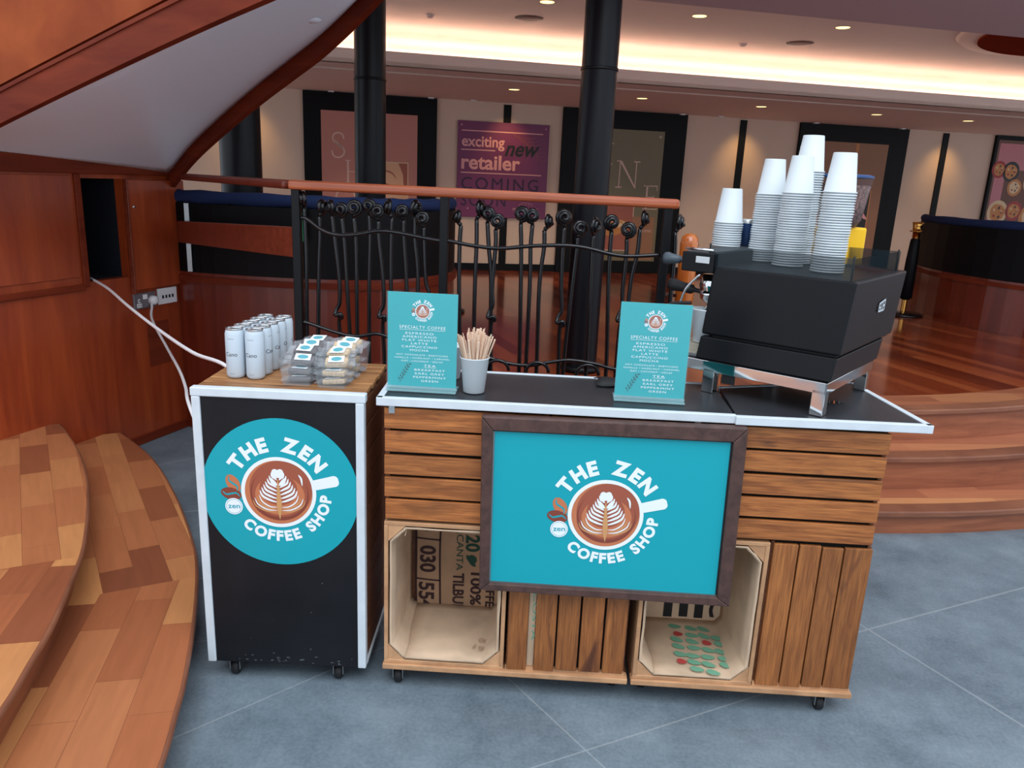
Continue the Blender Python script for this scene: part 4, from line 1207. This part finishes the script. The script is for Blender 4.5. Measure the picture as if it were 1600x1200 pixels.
text(b, 'C', facing(0.64, yb-0.0015, 0.165, radians(-90)), 0.08, 0, -0.03, 1, off=0.03, width=0.07)
text(b, 'BRASIL', facing(0.43, yb-0.0015, 0.40, radians(-90)), 0.08, 0, -0.03, 1, off=0.02, width=0.15)
b.build('sack_print', ['hess', 'ink'], c, normals=False)
b = MB(); rp = random.Random(5)
for r_i in range(7):
    for q_i in range(4):
        u = 0.475+0.044*q_i+rp.uniform(-.005, .005); v = YC+0.02+0.037*r_i-0.004*q_i+rp.uniform(-.004, .004)
        red = (r_i, q_i) in ((5, 0), (4, 2), (1, 0))
        if (r_i < 1 and q_i in (0, 3)) or (r_i == 6 and q_i == 3): continue
        disc(b, Matrix.Identity(4), u+0.003*r_i, v, 0.015 if red else 0.021, 0.0125, Z0+0.0015+0.00005*q_i, 1 if red else 0, 16, -0.35+rp.uniform(-.25, .25), 0.08)
b.build('leaf_print', ['leafgreen', 'berryred'], c, normals=False)

# countertop in two flaps
def top_flap(pts, name, skip):
    c = MB().prism(pts, 0.897, 0.913).build(name, 'ctop', t)
    n = len(pts)
    for i in range(n):
        if i == skip: continue
        a, d = Vector(pts[i]), Vector(pts[(i+1) % n])
        if (a-d).length < 0.05: continue
        di = (d-a).normalized(); nn = Vector((-di.y, di.x))
        q = [a-nn*0.004-di*0.004, d-nn*0.004+di*0.004, d+nn*0.014+di*0.004, a+nn*0.014-di*0.004]
        MB().prism([(v.x, v.y) for v in q], 0.892, 0.9155).build('white_edging', 'paintwhite', c, bevel=0.002)
    return c
top_flap([(-0.428, 1.985), (0.536, 1.995), (0.545, 2.335), (-0.435, 2.335)], 'countertop', 1)
top_flap([(0.540, 1.985), (1.058, 1.998), (1.02, 2.455), (0.56, 2.30)], 'countertop', 3)
for x in (-0.392, 0.44):
    MB().box(x-0.008, x+0.008, 1.996, 1.999, 0.868, 0.893).build('bracket', 'alu', t)
for x, y in ((-0.375, 2.03), (0.895, 2.03), (0.28, 2.08), (0.37, 2.08), (-0.36, 2.28), (0.9, 2.28)): caster(t, x, y, h=0.064)
b = MB(); rj = random.Random(9)
hp = [(0.848+0.05*cos(a)*rj.uniform(.8, 1.1), 2.185+0.022*sin(a)*rj.uniform(.6, 1.2), 0.9134) for a in [2*pi*k/14 for k in range(14)]]
b.poly(hp, 0)
for k in range(5):
    b.tube([(0.82+0.014*k, 2.175, 0.914), (0.825+0.014*k, 2.19, 0.9155), (0.83+0.014*k, 2.2, 0.914)], 0.002, 6, 1+(k % 2))
b.build('cable_hole', ['under', 'redcable', 'orange'], t, normals=False)

# ------------------------------------------------------------------ framed sign
t = thing('framed_sign', 'large teal sign of the coffee shop in a dark wooden frame hung on the counter', 'sign', (0, 0, 0))
YS = 1.958
fo = [(-0.133, 0.368), (0.576, 0.362), (0.566, 0.890), (-0.142, 0.884)]
fi = [(-0.106, 0.389), (0.539, 0.388), (0.531, 0.850), (-0.110, 0.846)]
m = Matrix.Rotation(radians(90), 4, 'X')
for i in range(4):
    j = (i+1) % 4
    MB().prism([fo[i], fo[j], fi[j], fi[i]], -(YS+0.034), -YS, mtx=m).build('frame_rail', 'frame', t, bevel=0.003)
b = MB(); b.prism(fi, -(YS+0.03), -(YS+0.012), mtx=m)
b.build('sign_panel', 'teal', t)
for i in range(4):
    a, d = Vector(fi[i]), Vector(fi[(i+1) % 4]); di = (d-a).normalized(); nn = Vector((-di.y, di.x))
    q = [a, d, d+nn*0.004, a+nn*0.004]
    MB().prism([(v.x, v.y) for v in q], -(YS+0.016), -(YS+0.0095), mtx=m).build('inner_lip', 'ink' if i in (1, 2) else 'steel', t)
b = MB(); emblem(b, facing(0.209, YS+0.0115, 0.615, radians(2.5), 0.1045), 0, dz=0.0015)
b.build('emblem', EMB_MATS, t, normals=False)

# ------------------------------------------------------------------ menu holders
MENU = [('SPECIALTY COFFEE', 0.176, 0.0125, 0.128, 0.0), ('ESPRESSO', 0.160, 0.0085, 0.078, -.008), ('AMERICANO', 0.1505, 0.0085, 0.095, -.008), ('FLAT WHITE', 0.141, 0.0085, 0.095, -.008),
        ('LATTE', 0.1315, 0.0085, 0.046, -.008), ('CAPPUCCINO', 0.122, 0.0085, 0.1, -.008), ('MOCHA', 0.1125, 0.0085, 0.052, -.008),
        ('HOT CHOCOLATE / BABYCCINO', 0.1, 0.0064, 0.145, 0), ('VANILLA / HAZELNUT / CARAMEL', 0.091, 0.0064, 0.155, 0), ('OAT / COCONUT / DECAF', 0.082, 0.0064, 0.116, 0),
        ('TEA', 0.069, 0.0095, 0.034, 0.022), ('BREAKFAST', 0.057, 0.0082, 0.086, 0.022), ('EARL GREY', 0.0465, 0.0082, 0.082, 0.022), ('PEPPERMINT', 0.036, 0.0082, 0.092, 0.022), ('GREEN', 0.0255, 0.0082, 0.048, 0.022)]
def menu(x, y, rot, label):
    t = thing('menu_holder', label, 'menu', (x, y, 0.9155), rot, 'teal menus in clear stands')
    w, h = 0.193, 0.276
    b = MB().box(-w/2, w/2, -0.0008, 0.0008, 0.012, h)
    FMn = facing(0, -0.001, 0)
    for s, z, sz, wd, dx in MENU:
        text(b, s, FMn, sz, dx, z, 1, width=wd, space=1.2)
    rect(b, FMn, -0.064, 0.064, 0.1725, 0.1733, 0.0002, 1)
    rect(b, FMn, 0.005, 0.039, 0.0665, 0.0672, 0.0002, 1)
    stroke(b, FMn, [(-0.062, 0.022), (-0.052, 0.045), (-0.035, 0.078)], 0.0012, 0.0003, 2, False)
    for k in range(6):
        px, pz_ = -0.060+0.0045*k, 0.032+0.008*k
        for sg in (-1, 1):
            disc(b, FMn, px+sg*0.0045, pz_+0.002+sg*0.001, 0.0042, 0.0016, 0.0003, 2, 8, radians(60-45*sg))
    emblem(b, facing(0, -0.0012, 0.225, radians(1.5), 0.0205), 3, dz=0.0015)
    b.build('menu_card', ['tealpaper', 'white', 'twig']+EMB_MATS, t, normals=False)
    MB().box(-w/2-0.002, w/2+0.002, -0.0085, -0.0065, 0.008, h+0.002).build('front_pane', 'acrylic', t)
    MB().box(-w/2-0.002, w/2+0.002, -0.022, 0.05, 0.0, 0.005).box(-w/2-0.002, w/2+0.002, -0.0065, 0.003, 0.005, 0.012).build('stand_foot', 'acrylicfoot', t, bevel=0.001)
    return t
menu(-0.322, 2.072, radians(-1), 'left teal menu in a clear stand, next to the cup of stirrers')
menu(0.316, 2.09, radians(-2), 'right teal menu in a clear stand, in front of the espresso machine')

# ------------------------------------------------------------------ paper cups
cupb = MB().lathe([(0.0, 0.104), (0.0285, 0.104), (0.030, 0.108), (0.0312, 0.106), (0.0424, 0.0042), (0.0455, 0.0038), (0.0465, 0.0020), (0.0455, 0.0), (0.0425, 0.0), (0.0418, 0.004), (0.0305, 0.100), (0.0, 0.100)], seg=32)
cupo = cupb.build('paper_cup', 'cupwhite')
first = True
def stack(x, y, z, n, where):
    global first
    for i in range(n):
        top = i == n-1
        lab = ('topmost upside-down paper cup of %s' if top else 'white paper cup nested in %s') % where
        o = cupo if first else cupo.copy()
        if not first: COL.objects.link(o)
        first = False
        o.location = (x+0.0006*sin(i*0.9)+0.00015*i, y+0.0005*cos(i), z+i*0.0073)
        tag(o, lab, 'cup', ('paper cups nested in %s' % where))
MZ = 1.2835
stack(0.59, 2.56, 1.3215, 11, 'the leftmost, shortest stack')
stack(0.700, 2.52, MZ, 29, 'the second stack from the left')
stack(0.742, 2.39, MZ, 30, 'the middle front stack')
stack(0.800, 2.50, MZ, 39, 'the tallest stack at the back')
stack(0.812, 2.25, MZ, 31, 'the rightmost front stack')
def upcup(name, x, y, z, label, s=1.0):
    o = MB().lathe([(0.0, 0.004), (0.028*s, 0.004), (0.0285*s, 0.0), (0.0298*s, 0.001), (0.0402*s, 0.097*s), (0.042*s, 0.0985*s), (0.0425*s, 0.1005*s), (0.0415*s, 0.102*s), (0.0392*s, 0.099*s), (0.0285*s, 0.006), (0, 0.006)], seg=32).build(name, 'cupwhite', loc=(x, y, z))
    tag(o, label, 'cup'); return o
upcup('paper_cup', -0.177, 2.092, 0.9155, 'upright white paper cup full of wooden stirrers')
upcup('paper_cup', -0.262, 2.235, 0.9155, 'upright white paper cup half hidden behind the left menu')
rs = random.Random(11)
stk_b = MB().box(-0.0028, 0.0028, -0.0006, 0.0007, 0.0, 0.152)
stko = stk_b.build('stirrer', 'stick', bevel=0.0012)
for i in range(88):
    o = stko if i == 0 else stko.copy()
    if i: COL.objects.link(o)
    a = 2*pi*rs.random(); rr_ = sqrt((i+0.5)/88)
    bx, by = 0.005*rr_*cos(a), 0.005*rr_*sin(a)
    tx, ty = 0.061*rr_*cos(a), 0.056*rr_*sin(a)
    d = Vector((tx-bx, ty-by, 0.152)).normalized()
    q = d.to_track_quat('Z', 'Y').to_matrix().to_4x4() @ Matrix.Rotation(rs.uniform(-0.9, 0.9), 4, 'Z')
    # the grid of stick feet spreads over the cup bottom so that no two cross
    q.translation = Vector((-0.177+bx, 2.092+by, 0.9235+rs.uniform(0, .012)+(0.012 if rr_ < .5 else 0)))
    o.matrix_world = q
    side = 'left' if bx < -0.0015 else ('right' if bx > 0.0015 else 'middle')
    tag(o, 'thin wooden stirrer leaning %s in the paper cup' % {'left': 'to the left', 'right': 'to the right', 'middle': 'nearly upright'}[side], 'stirrer', 'stirrers %s in the paper cup' % {'left': 'leaning left', 'right': 'leaning right', 'middle': 'standing upright'}[side])

# ------------------------------------------------------------------ cans
can = thing('drink_can', '', 'can')
R_ = 0.0268
MB().lathe([(0.0, 0.008), (0.019, 0.004), (0.021, 0.0), (0.024, 0.004), (R_, 0.011), (R_, 0.128), (0.0245, 0.137), (0.0235, 0.1395)], seg=36).build('body', 'cano', can)
MB().lathe([(0.0232, 0.139), (0.0245, 0.1425), (0.0245, 0.144), (0.0232, 0.144), (0.0225, 0.140), (0.0, 0.1405)], seg=36).build('lid', 'alu', can)
MB().prism([(0.006*cos(a), 0.010*sin(a)-0.004) for a in [2*pi*k/12 for k in range(12)]], 0.1408, 0.142).build('pull_tab', 'alu', can)
def wrap(mb, me, size, cx, z, ang0, r, vertical=False, mi=0):
    for p in me.polygons:
        vs = []
        for i in p.vertices:
            v = me.vertices[i].co
            u, h = (v.x-cx)*size, v.y*size
            a = ang0+u/r
            vs.append(mb.b.verts.new((r*sin(a), -r*cos(a), z+h)))
        try: mb.b.faces.new(vs).material_index = mi
        except ValueError: pass
b = MB(); me = glyph('Cano', 0.0); w_, cx_ = gwidth(me)
wrap(b, me, 0.0165, cx_, 0.066, radians(-8), R_+0.0003)
me2 = glyph('SPARKLING', 0.0, 1.2); w2, c2_ = gwidth(me2)
wrap(b, me2, 0.0032, c2_, 0.115, radians(-8), R_+0.0003)
wrap(b, me2, 0.0028, c2_, 0.014, radians(-8), R_+0.0003)
b.build('lettering', 'ink', can, normals=False)
rowsn = ('front', 'second', 'third', 'fourth', 'rear')
k = 0
for j in range(5):
    for i, sd in ((0, 'left'), (1, 'right')):
        o = can if k == 0 else dup(can)
        o.location = (-0.868+i*0.0585+0.003*j, 2.118+j*0.0545-0.002*i, 0.9145)
        o.rotation_euler = (0, 0, radians((3, 0)[i]) if j == 0 else radians(70+12*j) if i else radians(-40-20*j))
        o['label'] = 'white slim drink can, %s row, %s of the pair' % (rowsn[j], sd)
        o['group'] = 'white slim cans on the small cart'
        k += 1

# ------------------------------------------------------------------ clear bins with snack bars
def clear_bin(x, y, rot, label, ln=0.265, w=0.088, h=0.078):
    t = thing('clear_bin', label, 'bin', (x, y, 0.9145), rot, 'clear plastic bins on the small cart')
    b = MB(); k = 0.007
    lo = [(-w/2+k, k), (w/2-k, k), (w/2-k, ln-k), (-w/2+k, ln-k)]
    hi = [(-w/2-0.002, 0), (w/2+0.002, 0), (w/2+0.002, ln), (-w/2-0.002, ln)]
    L0 = [b.b.verts.new((p[0], p[1], 0.001)) for p in lo]; L1 = [b.b.verts.new((p[0], p[1], h)) for p in hi]
    b.b.faces.new(L0[::-1])
    for i in range(4): b.b.faces.new((L0[i], L0[(i+1) % 4], L1[(i+1) % 4], L1[i]))
    b.build('tub', 'clear', t, solid=0.002, bevel=0.006)
    MB().tube([(p[0], p[1], h) for p in hi], 0.0022, 6, closed=True).build('rim', 'clear', t)
    hp = [(-0.024, -0.002, h-0.012), (0.024, -0.002, h-0.012), (0.027, -0.002, h-0.018), (0.024, -0.002, h-0.024), (-0.024, -0.002, h-0.024), (-0.027, -0.002, h-0.018)]
    MB().tube(hp, 0.0013, 6, closed=True).build('handle', 'clear', t)
    MB().tube([(-w/2+0.006, 0.0, 0.04), (w/2-0.006, 0.0, 0.04)], 0.0013, 6).build('ridge', 'clear', t)
    return t
clear_bin(-0.672, 2.045, radians(1), 'left clear plastic bin holding dark brownie bars', ln=0.25)
clear_bin(-0.573, 2.038, radians(-1), 'right clear plastic bin holding pale oat bars', ln=0.28)
def bar(kind, label, group):
    t = thing('snack_bar', label, 'snack', group=group)
    MB().box(-0.032, 0.032, -0.018, 0.018, 0, 0.016).build('cake', kind, t, bevel=0.004)
    # clear wrapper with crimped ends
    rows = []
    for xx, hh, ww in ((-0.052, 0.002, 0.024), (-0.044, 0.004, 0.022), (-0.036, 0.017, 0.021), (0.036, 0.017, 0.021), (0.044, 0.004, 0.022), (0.052, 0.002, 0.024)):
        rr_ = []
        for q in range(13):
            a = 2*pi*q/12
            rr_.append(Vector((xx+0.001*sin(q*5), ww*cos(a), 0.008+(hh*0.62+0.002)*sin(a)+0.0006*sin(q*7))))
        rr_[-1] = rr_[0].copy()
        rows.append(rr_)
    MB().grid(rows).build('wrapper', 'film', t)
    b = MB().box(-0.022, 0.022, -0.017, 0.017, 0.0185, 0.0192)
    disc(b, Matrix.Identity(4), 0, 0.0, 0.015, 0.011, 0.0194, 1, 24)
    b.build('paper_label', ['white', 'teal'], t, normals=False)
    return t
br = random.Random(21)
def place_bars(proto, items, cx, y0, group, kindword):
    used = False
    for (dx, dy, z, rz, tilt, where) in items:
        o = proto if not used else dup(proto)
        used = True
        o.location = (cx+dx, y0+dy, 0.9145+z)
        o.rotation_euler = (radians(tilt), radians(br.uniform(-5, 5)), radians(rz))
        o['label'] = 'wrapped %s bar, %s' % (kindword, where); o['group'] = group
items = [(0, 0.045, 0.004, 2, 0, 'bottom at the front of its bin'), (0, 0.045, 0.027, -3, 0, 'second layer at the front of its bin'), (0, 0.12, 0.004, 1, 0, 'bottom in the middle of its bin'), (0, 0.12, 0.03, 4, 0, 'second layer in the middle of its bin'),
         (0, 0.2, 0.004, 0, 0, 'bottom at the back of its bin'), (0, 0.2, 0.03, 0, 0, 'second layer at the back of its bin'),
         (0.004, 0.055, 0.056, 8, 18, 'on top at the front, label facing up'), (-0.002, 0.105, 0.072, -6, 20, 'on top, second from the front'), (0.0, 0.155, 0.078, 10, 22, 'on top, third from the front'), (0.006, 0.21, 0.080, -8, 15, 'on top, rearmost')]
pb = bar('choc', '', 'brownie bars in the left bin'); place_bars(pb, items, -0.672, 2.05, 'dark brownie bars in the left bin', 'dark brownie')
po = bar('oat', '', 'oat bars in the right bin'); place_bars(po, items, -0.573, 2.045, 'pale oat bars in the right bin', 'pale oat')

# ------------------------------------------------------------------ espresso machine (local x along its back, local y towards its group head)
MO = (0.776, 2.02, 0.9145); MA = atan2(0.797, 0.603)
t = thing('espresso_machine', 'large black espresso machine on chrome legs at the right of the counter', 'espresso machine', MO, MA)
z0 = 0.0
# taper from base to top
def hull(mb, lo, hi, za, zb, mi=0):
    (a0, a1, b0, b1), (c0, c1, d0, d1) = lo, hi
    A = [(a0, b0, za), (a1, b0, za), (a1, b1, za), (a0, b1, za)]; B = [(c0, d0, zb), (c1, d0, zb), (c1, d1, zb), (c0, d1, zb)]
    va = [mb.b.verts.new(p) for p in A]; vb = [mb.b.verts.new(p) for p in B]
    mb.b.faces.new(va[::-1]).material_index = mi; mb.b.faces.new(vb).material_index = mi
    for i in range(4): mb.b.faces.new((va[i], va[(i+1) % 4], vb[(i+1) % 4], vb[i])).material_index = mi
    return mb
hull(MB(), (0.028, 0.546, -0.012, 0.390), (0.042, 0.556, -0.024, 0.380), 0.166, 0.365).build('body', 'machine', t, bevel=0.006, seg=3)
hull(MB(), (0.014, 0.46, -0.002, 0.394), (0.022, 0.47, -0.008, 0.388), 0.094, 0.16).build('base_tray', 'machine', t, bevel=0.003)
MB().box(0.04, 0.54, 0.0, 0.36, 0.158, 0.168).build('seam', 'rubber', t)
MB().box(0.0, 0.435, 0.0, 0.006, 0.062, 0.094).box(0.0, 0.006, 0.0, 0.46, 0.062, 0.094).box(0.43, 0.436, 0.0, 0.42, 0.062, 0.094).build('chrome_rail', 'chrome', t, bevel=0.0015)
MB().box(0.02, 0.42, 0.02, 0.44, 0.072, 0.094).build('underside', 'rubber', t)
for a, c_ in ((0.0, 0.0), (0.395, 0.0), (0.0, 0.32), (0.30, 0.25)):
    MB().box(a, a+0.034, c_+0.002, c_+0.038, 0.0, 0.072).build('leg', 'chrome', t, bevel=0.002)
# head overhanging the groups
MB().box(0.03, 0.50, 0.376, 0.478, 0.345, 0.402).build('control_head', 'machine', t, bevel=0.003)
MB().box(0.027, 0.03, 0.388, 0.432, 0.372, 0.392).build('badge', 'alu', t, bevel=0.001)
MB().box(0.06, 0.5, 0.385, 0.474, 0.402, 0.406).build('cup_grate', 'steel', t)
MB().tube([(0.045, 0.475, 0.410), (0.045, 0.385, 0.410)], 0.004, 8).build('grate_bar', 'chrome', t)
MB().box(0.05, 0.50, 0.36, 0.37, 0.1, 0.34).build('splash_back', 'machine', t)
# steam knob
m = Matrix.Translation((0.05, 0.478, 0.374)) @ Matrix.Rotation(radians(-90), 4, 'X')
k_ = MB().lathe([(0.006, 0.0), (0.006, 0.012), (0.011, 0.014), (0.016, 0.045), (0.019, 0.055), (0.018, 0.066), (0, 0.07)], seg=20, mtx=m).build('steam_knob', 'greyhandle', t)
# group head, portafilter
for a in (0.10,):
    MB().lathe([(0.034, 0.0), (0.038, 0.02), (0.03, 0.05), (0, 0.05)], (a, 0.405, 0.285), 24).build('group_head', 'chrome', t)
    pf = MB().lathe([(0.0, -0.03), (0.012, -0.028), (0.032, -0.012), (0.035, 0.012), (0.035, 0.0)], (a, 0.405, 0.275), 24).build('portafilter', 'chrome', t)
    m = Matrix.Translation((a, 0.44, 0.28)) @ Matrix.Rotation(radians(-84), 4, 'X')
    MB().lathe([(0.006, 0), (0.007, 0.02), (0.015, 0.03), (0.016, 0.07), (0.019, 0.09), (0.017, 0.108), (0, 0.112)], seg=20, mtx=m).build('handle', 'rubber', pf)
    MB().tube(cat_rom([(a, 0.405, 0.245), (a, 0.42, 0.225), (a, 0.43, 0.21)], 5), 0.007, 8).build('spout', 'chrome', pf)
MB().tube(cat_rom([(0.045, 0.42, 0.34), (0.04, 0.46, 0.29), (0.04, 0.475, 0.24), (0.045, 0.47, 0.2)], 6), 0.004, 8).build('steam_wand', 'chrome', t)
MB().tube(cat_rom([(0.045, 0.44, 0.25), (0.03, 0.50, 0.24), (0.03, 0.52, 0.21), (0.035, 0.515, 0.18)], 6), 0.0055, 8).build('wand_grip', 'rubber', t)
MB().box(0.03, 0.46, 0.375, 0.47, 0.094, 0.102).build('drip_tray', 'steel', t)
MB().box(0.035, 0.455, 0.38, 0.465, 0.102, 0.132).build('drip_grate', 'mesh', t)
# glass gallery round the top
g = MB()
for bx in ((0.045, 0.049, -0.006, 0.40), (0.045, 0.50, -0.010, -0.006), (0.496, 0.50, -0.006, 0.40)):
    g.box(bx[0], bx[1], bx[2], bx[3], 0.365, 0.425)
g.build('glass_gallery', 'smoke', t)
for a, c_ in ((0.05, -0.005), (0.495, -0.005), (0.05, 0.40), (0.495, 0.40)):
    MB().tube([(a, c_, 0.366), (a, c_, 0.43)], 0.003, 8).build('gallery_post', 'rubber', t)
# maker's plate on the back
mb_ = Matrix.Translation((0.30, -0.0215, 0.262)) @ Matrix.Rotation(radians(90), 4, 'X')
b = MB()
for i_, seg_ in enumerate((((0, 0), (0.055, 0)), ((0, 0.022), (0.062, 0.03)), ((0, 0), (0, 0.02)), ((0.018, 0), (0.016, 0.024)), ((0.036, 0), (0.034, 0.026)), ((0.052, 0), (0.056, 0.03)), ((0.0, 0.01), (0.018, 0.012)), ((0.034, 0.014), (0.052, 0.016)))):
    stroke(b, mb_, [seg_[0], ((seg_[0][0]+seg_[1][0])/2, (seg_[0][1]+seg_[1][1])/2+0.0001), seg_[1]], 0.0055, 0.001+0.0003*i_, 0, False)
b.build('logo_plate', 'paintwhite', t, normals=False)
MB().box(0.004, 0.008, 0.26, 0.30, 0.035, 0.062).build('switch_plate', 'rubber', t)

o = MB().prism([(-0.014, 0), (0.014, 0), (0.016, 0.026), (0.003, 0.018), (-0.002, 0.018), (-0.016, 0.026)], -0.0008, 0.0008, mtx=Matrix.Rotation(radians(90), 4, 'X')).build('orange_tag', 'orange', loc=(0.578, 2.31, 0.917))
tag(o, 'small orange card tag standing under the espresso machine', 'tag')
upcup('paper_cup', 0.498, 2.32, 1.048, 'upright white paper cup on the drip tray of the espresso machine', 1.0)

# bean hopper grinder and blue jar on top of the machine
t = thing('bean_hopper', 'yellow-bodied bean hopper full of coffee beans behind the paper cups', 'bean hopper', (0.93, 2.53, 1.282), radians(12))
MB().box(-0.08, 0.08, -0.035, 0.035, 0, 0.118).build('body', 'yellow', t, bevel=0.006)
MB().lathe([(0.045, 0.112), (0.064, 0.14), (0.078, 0.235), (0.082, 0.27)], seg=36).build('hopper', 'hopper', t)
MB().lathe([(0, 0.119), (0.05, 0.12), (0.063, 0.14), (0.0775, 0.245), (0.0, 0.252)], seg=36).build('coffee_beans', 'beans', t)
MB().lathe([(0.0, 0.279), (0.07, 0.278), (0.083, 0.274), (0.083, 0.268)], seg=36).build('lid', 'blue', t)
t = thing('blue_jar', 'small blue jar with silver lid between the left paper cup stacks', 'jar', (0.668, 2.615, 1.322))
MB().lathe([(0, 0), (0.028, 0), (0.03, 0.075)], seg=24).build('jar_body', 'blue', t)
MB().lathe([(0.031, 0.072), (0.031, 0.082), (0.027, 0.086), (0, 0.086)], seg=24).build('lid', 'alu', t)

# black cloth draped over the rear edge, beside the machine
rows = []
for i in range(7):
    rows.append([Vector((0.175+0.022*i+0.01*sin(j), 2.30-0.028*j, 0.9175+0.004*sin(i*1.3)*cos(j)+(0.010 if j in (1, 2) else 0.0)+0.003)) for j in range(4)])
o = MB().grid(rows).build('black_cloth', 'rubber', solid=0.003)
tag(o, 'black cloth lying on the counter between the two menus', 'cloth')
